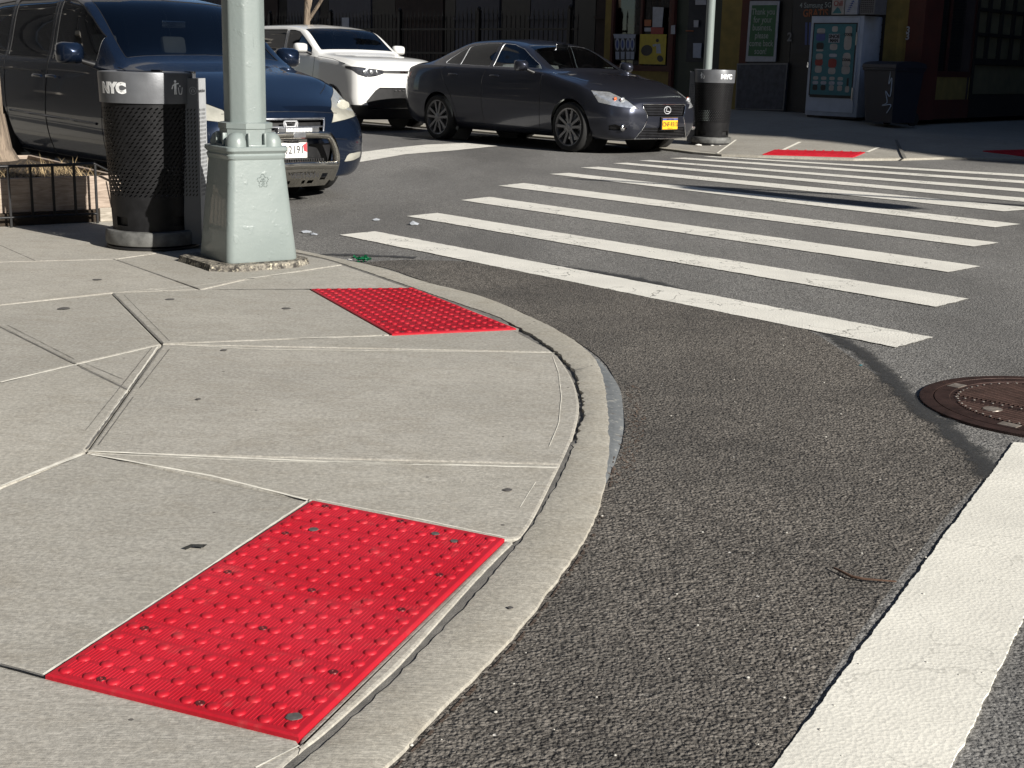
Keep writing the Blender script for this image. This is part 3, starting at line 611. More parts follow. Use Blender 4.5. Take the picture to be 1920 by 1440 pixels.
# ------------------------------------------------------------------ tactile paving
def tactile(name, c, z, label, spots=(), nx=10, ny=20, fine=True, zf=None):
    """c: corners A,B,C,D in world; short side A-D has nx domes, long side A-B has ny"""
    A, B, C, D = c; o = (A+C)/2; o = Vector((o.x, o.y, z))
    t = thing(name, o, label, 'tactile paving')
    def at(u, v, h=0):                                       # u along A->D, v along A->B
        p = (A*(1-u)+D*u)*(1-v)+(B*(1-u)+C*u)*v
        return Vector((p.x-o.x, p.y-o.y, h+((zf(p)-o.z) if zf else 0)))
    mb = MB(); r = .008; rv = r/2
    lo = [(0,0),(1,0),(1,1),(0,1)]; hi = [(r,rv),(1-r,rv),(1-r,1-rv),(r,1-rv)]
    mb.add([at(u, v, -.012) for u, v in lo]+[at(u, v, .003) for u, v in lo]+[at(u, v, .006) for u, v in hi],
           [(0,1,5,4),(1,2,6,5),(2,3,7,6),(3,0,4,7),(4,5,9,8),(5,6,10,9),(6,7,11,10),(7,4,8,11),(8,9,10,11)])
    if fine:                                                 # fine non-slip ribs running the long way
        for k in range(1, 64):
            u = .02+.96*k/64
            for seg in range(16):
                v0 = .015+.97*seg/16; v1 = v0+.97/16*.86
                mb.add([at(u-.0016, v0, .0061), at(u+.0016, v0, .0061), at(u+.0016, v1, .0061), at(u-.0016, v1, .0061), at(u, v0, .0074), at(u, v1, .0074)], [(0,1,4),(2,3,5),(1,2,5,4),(3,0,4,5)])
    mb.build('slab', M['tile'], t, 30)
    prof = [(.0125, .006), (.0115, .0085), (.009, .0105), (.0055, .0112), (0, .0114)] if fine else [(.0125, .006), (.008, .0105), (0, .0112)]
    db = MB(); k = 14 if fine else 8
    for i in range(nx):
        for j in range(ny):
            p = at((i+.5)/nx, (j+.5)/ny); db.T = Matrix.Translation((p.x, p.y, p.z)); db.lathe([(a*1.12, b) for a, b in prof], k)
    tag(db.build('domes', M['tile'], t, 50), kind='stuff')
    if fine:
        sc = [(.15,.03),(.55,.03),(.95,.03),(.05,.22),(.93,.25),(.5,.3),(.1,.5),(.9,.5),(.5,.55),(.08,.78),(.93,.75),(.12,.97),(.5,.97),(.95,.97)]
        for u, v in sc:
            u = (round(u*nx)+0)/nx; v = (round(v*ny-.5)+.5)/ny; u = min(max(u, .1), .95)
            p = at(u, v); b = MB(); b.T = Matrix.Translation(p); b.lathe([(.0, .0066), (.004, .0066), (.005, .0080), (.009, .0082), (.0105, .006)], 14)
            b.build('screw', M['screw'], t, 40)
    return t
zt = ZS+.004
T1 = tactile('tactile_paving', [G(*Tn[k], zt) for k in 'ABCD'], zt-.001, 'large red domed warning tile at the ramp nearest the camera, with grey gum spots')
T2 = tactile('tactile_paving', [G(*Tf['A'], zt), G(*Tf['D'], zt), G(*Tf['C'], zt), G(*Tf['B'], zt)], zt-.001, 'red domed warning tile at the second ramp, between light pole and crosswalk', fine=True)
def far_pts(px): return [far_hit(*q) for q in px]
c3 = far_pts([(1430,289.5),(1452,281),(1622,285.5),(1599,294.5)])
T3 = tactile('tactile_paving', [c3[0], c3[3], c3[2], c3[1]], c3[0].z, 'red domed warning tile across the street, in front of the wire litter bin and shop', fine=False, nx=20, ny=10, zf=lambda p: far_z(p)+.008)
c4 = far_pts([(1843,283),(1935,280.5),(1990,289),(1925,293.5)])
T4 = tactile('tactile_paving', [c4[0], c4[3], c4[2], c4[1]], c4[0].z, 'shaded red warning tile at the far corner, cut by the right photo edge', fine=False, nx=14, ny=10, zf=lambda p: far_z(p)+.008)

# ------------------------------------------------------------------ light pole
def light_pole():
    P = Vector((-1.597, 8.0, ZS)); t = thing('light_pole', P, 'pale green octagonal street light pole with cast base on a tarred plate', 'street light', R(-55))
    # local +x = sunlit face normal
    mb = MB(); a = .315
    rnd = random.Random(3)
    pl = [(a,-a*.62),(a*.95,a*.55),(a*.62,a*.95),(-a*.6,a),(-a,a*.6),(-a,-a*.62),(-a*.7,-a*1.12),(a*.7,-a*1.05)]
    P2 = []
    for i in range(len(pl)):
        x0, y0 = pl[i]; x1, y1 = pl[(i+1) % len(pl)]
        for k in range(8):
            f = k/8; P2.append((x0+(x1-x0)*f+rnd.uniform(-.006,.006), y0+(y1-y0)*f+rnd.uniform(-.006,.006)))
    mb.prism([(x*1.02, y*1.02) for x, y in P2], -.01, .035, [(x*.98, y*.98) for x, y in P2]); mb.build('base_plate', M['plinth'], t)
    def rsq(h, r, n=6):
        out = []
        for cx, cy, a0 in ((h-r, h-r, 0), (-h+r, h-r, 90), (-h+r, -h+r, 180), (h-r, -h+r, 270)):
            for k in range(n+1): an = R(a0+90*k/n); out.append((cx+r*math.cos(an), cy+r*math.sin(an)))
        return out
    lv = [(.035,.222,.045),(.045,.225,.045),(.25,.207,.045),(.62,.176,.042),(.628,.182,.042),(.645,.184,.042),(.655,.178,.04),(.672,.192,.04),(.69,.192,.04),(.695,.186,.04)]
    mb = MB(); rings = [[(x, y, z) for x, y in rsq(h, r)] for z, h, r in lv]; n = len(rings[0])
    mb.add([p for r_ in rings for p in r_], [(k*n+i, k*n+(i+1) % n, (k+1)*n+(i+1) % n, (k+1)*n+i) for k in range(len(rings)-1) for i in range(n)]+[tuple((len(rings)-1)*n+i for i in range(n))])
    # raised cast emblem on the sunlit face
    for k in range(26):
        an = 2*PI*k/26; r_ = .030+.006*math.sin(5*an); mb.sphere((.1905-.084*(.50+r_*math.sin(an)*1.1-.45), .02+r_*math.cos(an), .50+r_*math.sin(an)*1.1), .0042, 6, 4)
    for k in range(12): mb.sphere((.1865, .02+random.uniform(-.018,.018), .50+random.uniform(-.02,.02)), .0055, 6, 4)
    mb.build('cast_base', M['pole'], t, 35)
    # ring and lugs on top of the base
    mb = MB()
    def octo(r, z): return [(r*math.cos(R(22.5+45*k)), r*math.sin(R(22.5+45*k)), z) for k in range(8)]
    def loft8(rz):
        b = [p for r_, z in rz for p in octo(r_, z)]; mb.add(b, [(k*8+i, k*8+(i+1) % 8, (k+1)*8+(i+1) % 8, (k+1)*8+i) for k in range(len(rz)-1) for i in range(8)]+[tuple((len(rz)-1)*8+i for i in range(8))])
    loft8([(.150,.69),(.150,.79),(.156,.795),(.156,.825),(.140,.83),(.122,.83)])
    for k in range(4):
        an = R(45+90*k); c, s_ = math.cos(an), math.sin(an)
        mb.T = Matrix.Translation((.155*c, .155*s_, .69))@Matrix.Rotation(an, 4, 'Z')
        mb.lathe([(.062,0),(.060,.035),(.046,.065),(.022,.082),(0,.085)], 16)
        mb.box(-.06,-.035,0,.0,.035,.08,.006); mb.T = Matrix()
    for k in range(4):
        an = R(90*k); mb.T = Matrix.Rotation(an, 4, 'Z'); mb.box(.12,-.055,.69,.168,.055,.705,.003); mb.box(.14,-.006+.05,.69,.166,.006+.05,.77,.002); mb.box(.14,-.056,.69,.166,-.044,.77,.002); mb.T = Matrix()
    mb.build('anchor_collar', M['pole'], t, 35)
    mb = MB()
    def rocto(R_, z, b=.17):
        out = []
        for k in range(8):
            p = Vector((R_*math.cos(R(22.5+45*k)), R_*math.sin(R(22.5+45*k)))); pv = Vector((R_*math.cos(R(22.5+45*(k-1))), R_*math.sin(R(22.5+45*(k-1))))); nx = Vector((R_*math.cos(R(22.5+45*(k+1))), R_*math.sin(R(22.5+45*(k+1)))))
            q0 = p.lerp(pv, b); q1 = p.lerp(nx, b)
            for f in (0, .33, .67, 1): q = (1-f)**2*q0+2*f*(1-f)*p+f*f*q1; out.append((q.x, q.y, z))
        return out
    rz = [(.124,.80),(.1225,2.0),(.120,3.0),(.095,7.5)]; rings = [rocto(r_, z) for r_, z in rz]; n = 32
    mb.add([p for q in rings for p in q], [(k*n+i, k*n+(i+1) % n, (k+1)*n+(i+1) % n, (k+1)*n+i) for k in range(3) for i in range(n)])
    # drips of thick paint
    for k in range(5):
        z = random.uniform(1.2, 2.0); mb.sphere((.1140, random.uniform(-.03,.03), z), .006, 6, 4, (.5,1,2.5))
    mb.sphere((.1140, .012, 1.30), .004, 6, 4, (.5, 1, 14))
    mb.build('pole', M['pole'], t, 40)
    mb = MB(); mb.tube([(0,0,7.4),(.3,0,8.0),(1.0,0,8.35),(2.0,0,8.45)], [.05,.045,.04,.035], 10); mb.box(1.9,-.13,8.38,2.6,.13,8.52,.04); mb.build('lamp_arm', M['pole'], t, 40)
light_pole()

# ------------------------------------------------------------------ wire-look litter bins
def slot_shell(mb, rad, z0, z1, cols, rows, a0=0, a1=2*PI, slant=1):
    """perforated cylinder wall with slanted slots; rad(z) gives radius"""
    da = (a1-a0)/cols; dz = (z1-z0)/rows
    for r in range(rows):
        off = .5*(r % 2)
        for c in range(cols):
            if off and c == cols-1 and abs(a1-a0-2*PI) > 1e-6: continue
            cu = (c+.5+off); cv = r+.5
            outer = [(-.5,-.5),(0,-.5),(.5,-.5),(.5,0),(.5,.5),(0,.5),(-.5,.5),(-.5,0)]
            inner = [(-.34,-.28),(-.20,-.36),(-.08,-.30),(.30,.10),(.34,.28),(.20,.36),(.08,.30),(-.30,-.10)]
            vs = []
            for q in outer+inner:
                an = a0+da*(cu+q[0]*1); z = z0+dz*(cv+q[1]); rr = rad(z); vs.append((rr*math.cos(an), rr*math.sin(an), z))
            mb.add(vs, [(i, (i+1) % 8, 8+(i+1) % 8, 8+i) for i in range(8)])
def litter_bin(loc, rz, label, scale=1):
    t = thing('litter_bin', loc, label, 'litter bin', rz, 'perforated city litter bins')
    Rt = .30
    rad = lambda z: .245+.035*min(1, max(0, (z-.12)/.75))
    # front of the bin = local -y ; side post = local +x
    mb = MB(); mb.lathe([(.15,0),(.28,0),(.29,.008),(.29,.018),(.27,.03),(.20,.035)], 40); mb.build('foot', M['black_pl'], t, 40)
    mb = MB(); mb.lathe([(.24,.028),(.292,.03),(.296,.04),(.292,.105),(.284,.115),(.24,.118)], 48); mb.build('base_ring', M['can_foot'], t, 40)
    mb = MB(); h = .118
    # plain lower wall with two square-ish openings
    segs = 48; vs = []; z_l = [.115,.15,.205,.33]
    for i in range(segs):
        an = 2*PI*i/segs
        for z in z_l: vs.append((rad(z)*math.cos(an), rad(z)*math.sin(an), z))
    fs = []
    for i in range(segs):
        mid = ((i+.5)/segs*360) % 360
        for q in range(3):
            if q == 1 and any(abs(((mid-hh+180) % 360)-180) < 13 for hh in (238, 60, 150, 330)): continue
            j = (i+1) % segs; fs.append((i*4+q, j*4+q, j*4+q+1, i*4+q+1))
    mb.add(vs, fs)
    slot_shell(mb, rad, .33, .885, 50, 24)
    mb.lathe([(rad(.885), .885), (rad(.9), .93)], 48)
    body = mb.build('perforated_body', M['can_dark'], t, 40)
    mb = MB(); mb.lathe([(0,.52),(.19,.52),(.232,.99),(.236,.99),(.196,.515),(0,.515)], 32); mb.build('liner', M['liner'], t, 40)
    mb = MB(); mb.lathe([(0,.12),(.225,.12),(.232,.31),(0,.31)], 32); mb.build('dark_lining', M['liner'], t, 40)  # black lining added so the lower openings read as dark inside
    # top band
    mb = MB(); z0, z1 = .905, 1.09
    mb.lathe([(.268,z0),(.292,z0),(.298,z1-.006),(.296,z1),(.262,z1+.004),(.255,z1-.01),(.262,z0+.02)], 64)
    mb.lathe([(.255,z1-.004),(.20,z1-.03),(.195,z1-.05)], 48)
    mb.build('rim_band', M['can_band'], t, 40)
    # ridged cap pieces on the rim
    mb = MB(); mb.box(-.03,.20,z1-.002,.03,.28,z1+.012,.004); mb.build('hinge', M['black_pl'], t); mb = MB(); mb.box(.24,-.03,z1-.002,.30,.03,z1+.010,.004); mb.build('latch', M['black_pl'], t)
    # lettering bent round the band
    def wrap(s, an, size, zc, bold, sx=1, mat='white_print', name='lettering'):
        v, f = text_geo(s, size, .0004, bold, sx); mb = MB()
        out = []
        for p in v:
            z = zc+p.y; r_ = .292+.006*(z-z0)/(z1-z0)+.0012+p.z; a_ = an+p.x/r_; out.append((r_*math.cos(a_), r_*math.sin(a_), z))
        mb.add(out, f); return mb.build(name, M[mat], t)
    for an in (-120, 132): wrap('NYC', R(an), .085, (z0+z1)/2-.005, .0062, 1.12)
    def picto(an):
        mb = MB(); z0c = (z0+z1)/2-.035
        def q(x, y): r_ = .2975; a_ = an+x/r_; return Vector((r_*math.cos(a_), r_*math.sin(a_), z0c+y))
        def bar(x0, y0, x1, y1, w_):
            d = Vector((x1-x0, y1-y0)); n_ = Vector((-d.y, d.x)).normalized()*w_/2; k = 4; vs = []
            for i in range(k+1):
                f = i/k; vs += [q(x0+d.x*f+n_.x, y0+d.y*f+n_.y), q(x0+d.x*f-n_.x, y0+d.y*f-n_.y)]
            mb.add(vs, [(2*i, 2*i+1, 2*i+3, 2*i+2) for i in range(k)])
        mb.poly([q(-.022+.0085*math.cos(a_), .078+.0085*math.sin(a_)) for a_ in [2*PI*i/14 for i in range(14)]])
        bar(-.022,.067,-.022,.035,.017); bar(-.026,.036,-.027,0,.007); bar(-.018,.036,-.017,0,.007); bar(-.024,.062,-.04,.052,.008); bar(-.039,.054,-.046,.032,.007); bar(-.02,.062,.004,.066,.007)
        bar(.0,.042,.006,.004,.005); bar(.006,.002,.026,.002,.005); bar(.026,.004,.032,.042,.005); mb.poly([q(.013+.005*math.cos(a_), .05+.005*math.sin(a_)) for a_ in [2*PI*i/10 for i in range(10)]])
        mb.build('pictogram', M['white_print'], t)
    picto(R(-37)); picto(R(60))
    # side service post: flat perforated face and narrow edge face
    mb = MB(); pa = R(-4)
    T_ = Matrix.Rotation(pa, 4, 'Z')
    mb.T = T_
    x0, x1 = .235, .345; yw = .085
    def face(xa, ya, xb, yb, z0_, z1_, cols, rows, zm0, zm1):
        L = Vector((xb-xa, yb-ya)); 
        def pt(u, z): return (xa+L.x*u, ya+L.y*u, z)
        mb.add([pt(0,z0_),pt(1,z0_),pt(1,zm0),pt(0,zm0)], [(0,1,2,3)]); mb.add([pt(0,zm1),pt(1,zm1),pt(1,z1_),pt(0,z1_)], [(0,1,2,3)])
        m_ = .10
        for ua, ub in ((0,m_),(1-m_,1)): mb.add([pt(ua,zm0),pt(ub,zm0),pt(ub,zm1),pt(ua,zm1)], [(0,1,2,3)])
        for r in range(rows):
            for c in range(cols):
                cu = m_+(1-2*m_)*(c+.5)/cols; du = (1-2*m_)/cols; cz = zm0+(zm1-zm0)*(r+.5)/rows; dz = (zm1-zm0)/rows
                outer = [(-.5,-.5),(0,-.5),(.5,-.5),(.5,0),(.5,.5),(0,.5),(-.5,.5),(-.5,0)]
                inner = [(-.30,-.28),(-.14,-.36),(-.02,-.30),(.28,.10),(.30,.28),(.14,.36),(.02,.30),(-.28,-.10)]
                vs = [pt(cu+o_[0]*du, cz+o_[1]*dz) for o_ in outer+inner]; mb.add(vs, [(i, (i+1) % 8, 8+(i+1) % 8, 8+i) for i in range(8)])
    face(x0,-yw,x1,-yw,.03,1.06,4,22,.33,.88)
    face(x1,yw,x0,yw,.03,1.06,4,22,.33,.88)
    mb.add([(x0,-yw,1.06),(x1,-yw,1.06),(x1,yw,1.06),(x0,yw,1.06)], [(0,1,2,3)])
    mb.T = Matrix()
    pst = mb.build('side_post', M['can_panel'], t)
    mb = MB(); mb.T = T_; face(x1+.0005,-yw,x1+.0005,yw,.03,1.06,5,22,.33,.88); mb.T = Matrix(); mb.build('end_plate', M['end_plate'], t)
    mb = MB(); mb.T = T_
    mb.box(x0+.01,-yw+.012,.05,x1-.012,yw-.012,1.04); mb.build('post_core', M['black_pl'], t)
    mb = MB(); mb.T = T_
    put_text(mb, 'sanitation', frame((x1+.0015, 0, .985), (0,1,0), (0,0,1)), .034, .0004)
    mb.build('lettering', M['black_print'], t)
    mb = MB(); mb.T = T_
    put_text(mb, 'sanitation', frame((x1-.05, -yw-.0015, .60), (0,0,1), (-1,0,0)), .001, .0002)
    cx_, cz_ = x1-.028, .985
    mb2 = MB(); mb2.T = T_
    def ringq(r0_, r1_):
        k = 20; vs = []
        for i in range(k): a_ = 2*PI*i/k; vs += [(cx_+r0_*math.cos(a_), -yw-.0015, cz_+r0_*math.sin(a_)), (cx_+r1_*math.cos(a_), -yw-.0015, cz_+r1_*math.sin(a_))]
        mb2.add(vs, [(2*i, 2*i+1, (2*i+3) % (2*k), (2*i+2) % (2*k)) for i in range(k)])
    ringq(.021, .0235)
    for sgn in (1, -1): mb2.add([(cx_, -yw-.0015, cz_+.016), (cx_+sgn*.013, -yw-.0015, cz_-.002), (cx_+sgn*.004, -yw-.0015, cz_-.014), (cx_+sgn*.006, -yw-.0015, cz_)], [(0,1,2,3)])
    mb2.build('emblem', M['grey_print'], t)
    return t
bin1 = litter_bin((-2.33, 8.62, ZS), 0, 'grey perforated litter bin lettered NYC, beside the light pole and planter fence')
bin2 = copy_tree(bin1); bin2['label'] = 'far perforated litter bin lettered NYC, across the street by the graphite sedan nose'
b2 = far_pts([(1338,272)])[0]
bin2.location = (b2.x, b2.y+.30, far_z(b2+Vector((0,.3,0)))-.01); bin2.rotation_euler.z = R(167); bin2.scale = (1.02,1.02,1.0)
for i_, (dx_, sc_, lb_) in enumerate(((-.22,.05,'left'),(-.02,.035,'middle'),(.10,.03,'right'))):
    mb = MB(); bm = bmesh.new(); bmesh.ops.create_icosphere(bm, subdivisions=1, radius=1); rg_ = random.Random(i_)
    for v in bm.verts: v.co = Vector((v.co.x*sc_*rg_.uniform(.7,1.4), v.co.y*sc_*.5, max(0, v.co.z)*sc_*.5*rg_.uniform(.5,1)))
    mb.addbm(bm); o = mb.build('paper_scrap', M['paper']); o.location = (b2.x+dx_, b2.y-.02, far_z(b2)); tag(o, lb_+' pale litter scrap at the foot of the far litter bin', 'litter')

# ------------------------------------------------------------------ planter, fence and street tree
PX = N_; PB = Vector((-3.24, 9.66, 0))                       # face runs along the n direction
pl_rz = math.atan2(N_.y, N_.x)-R(5)
t = thing('planter_box', (PB.x, PB.y, ZS), 'weathered plank planter box at the left edge, half in the shadow of the litter bin', 'planter', pl_rz)
# local x along the face to the right, local y away from the viewer
mb = MB(); mb.box(-1.8,0,.09,.42,.04,.33,.004); mb.box(-1.8,2.1,.09,.42,2.14,.33,.004); mb.box(.38,.04,.09,.42,2.1,.33,.004); mb.build('plank_side', M['planter'], t)
mb = MB(); mb.box(-1.8,-.03,-.0,.24,.05,.088,.006); mb.build('dark_plinth', M['soil'], t)
mb = MB(); mb.box(.245,-.03,0.0,.62,.1,.10,.006); mb.build('timber_beam', M['timber'], t)
mb = MB(); mb.box(-1.78,.04,.02,.38,2.1,.30); mb.build('soil', M['soil'], t)
mb = MB(); rs_ = random.Random(5)
for k in range(900):
    x, y = rs_.uniform(-.95,.30), rs_.uniform(.05,.9); l = rs_.uniform(.06,.2); an = rs_.uniform(0, 2*PI); el = rs_.uniform(.05,.9)
    p = Vector((x, y, .30)); d = Vector((math.cos(an)*math.cos(el), math.sin(an)*math.cos(el), math.sin(el)))*l
    s = Vector((-math.sin(an), math.cos(an), 0))*.002
    mb.add([p-s, p+s, p+d*.6+Vector((0,0,.01))+s*.6, p+d*.6+Vector((0,0,.01))-s*.6, p+d], [(0,1,2,3),(3,2,4)])
tag(mb.build('dry_grass', M['straw'], t), kind='stuff')
t = thing('tree_guard', (PB.x, PB.y, ZS), 'low black iron tree guard in front of the plank planter box', 'fence', pl_rz)
mb = MB(); y = -.10; top = .42
mb.tube([(-1.9,y,top-.005),(.20,y,top+.005)], .011, 8); mb.tube([(-1.9,y,.07),(.20,y,.07)], .009, 8)
mb.tube([(.20,y,top+.005),(.42,y+.0,.31),(.50,y+.02,.285)], .008, 8); mb.tube([(.40,y,.32),(.44,y,.09)], .006, 6)
mb.tube([(.33,y,.34),(.37,y,.09)], .005, 6)
mb.build('rail', M['black_iron'], t, 60)
for i in range(11):
    x = .20-.152*i; mb = MB(); mb.box(x-.008,y-.008,0 if i % 4 == 0 else .07,x+.008,y+.008,top,.001); mb.build('bar', M['black_iron'], t)
def tree(name, loc, label, h, r0, seed, levels=4, lean=(0,0), spread=.55, first=.5):
    rnd = random.Random(seed); t = thing(name, loc, label, 'tree'); tr = MB(); cr = MB()
    def branch(mb, p, d, L, r, lv):
        n = 5 if lv else 10; pts = [p.copy()]; rr = [r]; q = p.copy(); dd = d.copy(); kids = []
        for i in range(n):
            dd = (dd+Vector((rnd.uniform(-1,1), rnd.uniform(-1,1), rnd.uniform(-.3,.6)))*(.10 if lv else .03)).normalized()
            q = q+dd*L/n; pts.append(q.copy()); rr.append(r*(1-.6*(i+1)/n)); kids.append((q.copy(), dd.copy(), rr[-1], (i+1)/n))
        mb.tube(pts, rr, 14 if lv == 0 else 5)
        if lv < levels:
            for q, d_, r_, f in kids:
                if f < (first if lv == 0 else .25): continue
                for _ in range(2 if lv < 2 else 1):
                    a = rnd.uniform(0, 2*PI); side = Vector((math.cos(a), math.sin(a), rnd.uniform(.1,.8))).normalized()
                    branch(cr, q, (d_*(1-spread)+side*spread).normalized(), L*rnd.uniform(.38,.58), r_*.6, lv+1)
    base = [(0,0,-.05),(0,0,.1)]
    branch(tr, Vector((0,0,0)), Vector((lean[0], lean[1], 1)).normalized(), h, r0, 0)
    tr.lathe([(r0*1.5,-.02),(r0*1.18,.12),(r0*1.0,.4)], 16)
    tr.build('trunk', M['bark'], t, 60); cr.build('crown', M['bark'], t, 60); return t
tree('street_tree', (-4.53, 11.38, ZS+.28), 'bare street tree with rough brown bark growing from the planter at the left edge', 6.5, .24, 11, 3, first=.55)
tree('street_tree', SP(-25.6, 16.2, .1), 'slim bare street tree behind the white hatchback, in front of the spiked fence', 6.0, .085, 5, 3, (.02,.0), first=.28)

# ------------------------------------------------------------------ cars
def pchip(xs, ys, xq):
    n = len(xs); h = [xs[i+1]-xs[i] for i in range(n-1)]; d = [(ys[i+1]-ys[i])/h[i] for i in range(n-1)]; m = [0]*n
    m[0] = d[0]; m[-1] = d[-1]
    for i in range(1, n-1):
        if d[i-1]*d[i] > 0:
            w1, w2 = 2*h[i]+h[i-1], h[i]+2*h[i-1]; m[i] = (w1+w2)/(w1/d[i-1]+w2/d[i])
    out = []
    for x in xq:
        i = 0
        while i < n-2 and x > xs[i+1]: i += 1
        t = (x-xs[i])/h[i]; t2, t3 = t*t, t*t*t
        out.append((2*t3-3*t2+1)*ys[i]+(t3-2*t2+t)*h[i]*m[i]+(-2*t3+3*t2)*ys[i+1]+(t3-t2)*h[i]*m[i+1])
    return out
class Car:
    SEG = [3,3,6,6,3,9,5,6]
    def __init__(s, rows, nose, tail, bow=.16, rbow=.10, prof=None, R_=.345, wb=2.95, body=None, archr=.05):
        s.rows = sorted(rows); s.nose, s.tail, s.bow, s.rbow, s.R_, s.wb = nose, tail, bow, rbow, R_, wb
        s.prof = prof or (lambda z: 0); s.body = body; s.archr = archr
        xs = [r[0] for r in s.rows]
        st = []; x = xs[0]
        while x < xs[-1]-1e-6: st.append(x); x += .05 if (xs[-1]-x > .3 and x-xs[0] > .25) else .02
        st.append(xs[-1]); s.st = st
        cols = [pchip(xs, [r[k] for r in s.rows], st) for k in range(1, 11)]
        bm = bmesh.new(); grid = []
        wmax = max(cols[3])
        for i, x in enumerate(st):
            zb, ws, zs, wm, zm, wb_, zbl, wr, zr, zt = [c[i] for c in cols]
            pts = [(0,zb),(ws*.86,zb),(ws,zs),(wm,zm),(wb_,zbl),(wb_+(wr-wb_)*.12,zbl+(zr-zbl)*.10+.004),(wr,zr),(wr*.62,zt-(zt-zr)*.28),(0,zt)]
            t = [0]
            for a, b in zip(pts, pts[1:]): t.append(t[-1]+max(.01, math.dist(a, b)))
            q = []
            for j, k in enumerate(s.SEG): q += [t[j]+(t[j+1]-t[j])*u/k for u in range(k)]
            q.append(t[-1]); ys = pchip(t, [p[0] for p in pts], q); zz = pchip(t, [p[1] for p in pts], q)
            half = list(zip(ys, zz)); ring = [(-y, z) for y, z in half[::-1]]+half[1:-1]      # closed loop
            grid.append([bm.verts.new(s.deform(x, y, z)) for y, z in ring])
        n = len(grid[0])
        for a, b in zip(grid, grid[1:]):
            for i in range(n): bm.faces.new((a[i], b[i], b[(i+1) % n], a[(i+1) % n]))
        # caps: rows between matching left and right points
        K_ = sum(s.SEG); 
        for gi in (0, -1):
            g_ = grid[gi]; x = st[gi]; rows_ = []
            for j in range(1, K_):                           # right side index K_-? ring: 0 = top centre ... K_ = bottom centre
                L_ = g_[j]; Rr = g_[(2*K_-j) % (2*K_)]
                y0 = [-y for y in ()]
                row = [L_]; m = 18
                yl = L_['co'] if False else L_.co.y; yr = Rr.co.y; z_ = L_.co.z
                for k in range(1, m): row.append(bm.verts.new(s.deform(x, yl+(yr-yl)*k/m, z_)))
                row.append(Rr); rows_.append(row)
            for a, b in zip(rows_, rows_[1:]):
                for k in range(18): bm.faces.new((a[k], a[k+1], b[k+1], b[k]) if gi == -1 else (b[k], b[k+1], a[k+1], a[k]))
            for row, c in ((rows_[0], g_[0]), (rows_[-1], g_[K_])):
                for k in range(18):
                    try: bm.faces.new((row[k], row[k+1], c))
                    except ValueError: pass
        bmesh.ops.recalc_face_normals(bm, faces=bm.faces)
        s.lay = bm.faces.layers.int.new('part'); s.bm = bm; s.wmax = wmax
        s.bvh = BVHTree.FromBMesh(bm); s.names = {}
    def deform(s, x, y, z):
        W = .95
        f = max(0, min(1, (x-(s.nose-.95))/.95)); f = f*f*(3-2*f)
        r = max(0, min(1, ((s.tail+.7)-x)/.7)); r = r*r*(3-2*r)
        return Vector((x-f*s.bow*(abs(y)/W)**2.1+f*s.prof(z)+r*s.rbow*(abs(y)/W)**2.2, y, z))
    def cut(s, pid, poly, view, filt=None, mirror=False):
        """view: 'side+','side-','top','front','rear' or angle (deg) of viewing direction in plan"""
        if view == 'top': d = Vector((0,0,1)); Sx = Vector((1,0,0)); Tx = Vector((0,1,0))
        else:
            an = {'side+': 90, 'side-': -90, 'front': 0, 'rear': 180}.get(view, view); an = R(an)
            d = Vector((math.cos(an), math.sin(an), 0)); Tx = Vector((0,0,1))
            Sx = {'side+': Vector((1,0,0)), 'side-': Vector((1,0,0)), 'front': Vector((0,1,0)), 'rear': Vector((0,1,0))}.get(view, Vector((-d.y, d.x, 0)))
        P = [Vector(p) for p in poly]; bm = s.bm
        lo = Vector((min(p.x for p in P)-.08, min(p.y for p in P)-.08)); hi = Vector((max(p.x for p in P)+.08, max(p.y for p in P)+.08))
        def cand():
            out = []
            for f in bm.faces:
                if f[s.lay] != 0 or f.normal.dot(d) < .08: continue
                c = f.calc_center_median()
                if filt and not filt(c): continue
                u, v = c.dot(Sx), c.dot(Tx)
                if lo.x <= u <= hi.x and lo.y <= v <= hi.y: out.append(f)
            return out
        n = len(P)
        for i in range(n):
            a, b = P[i], P[(i+1) % n]; e = b-a
            if e.length < 1e-5: continue
            no = Sx*(-e.y)+Tx*e.x; no.normalize(); co = Sx*a.x+Tx*a.y
            fs = cand()
            m2 = (a+b)/2; hl = e.length/2+.09
            fs = [f for f in fs if (Vector((f.calc_center_median().dot(Sx), f.calc_center_median().dot(Tx)))-m2).length < hl]
            geom = set(fs)
            for f in fs: geom.update(f.edges); geom.update(f.verts)
            bmesh.ops.bisect_plane(bm, geom=list(geom), dist=1e-5, plane_co=co, plane_no=no)
        def inside(x, y):
            c = False
            for i in range(n):
                a, b = P[i], P[i-1]
                if (a.y > y) != (b.y > y) and x < (b.x-a.x)*(y-a.y)/(b.y-a.y)+a.x: c = not c
            return c
        bm.normal_update(); k = 0
        for f in cand():
            c = f.calc_center_median()
            if inside(c.dot(Sx), c.dot(Tx)): f[s.lay] = pid; k += 1
        return k
    def surf(s, o, d):
        h = s.bvh.ray_cast(Vector(o), Vector(d)); return h[0], h[1]
    def side_pt(s, x, z, sg=-1):
        p, n = s.surf((x, sg*3, z), (0, -sg, 0)); return (p, n) if p else (Vector((x, sg*.9, z)), Vector((0, sg, 0)))
    def front_pt(s, y, z):
        p, n = s.surf((s.nose+2, y, z), (-1, 0, 0)); return (p, n) if p else (Vector((s.nose, y, z)), Vector((1, 0, 0)))
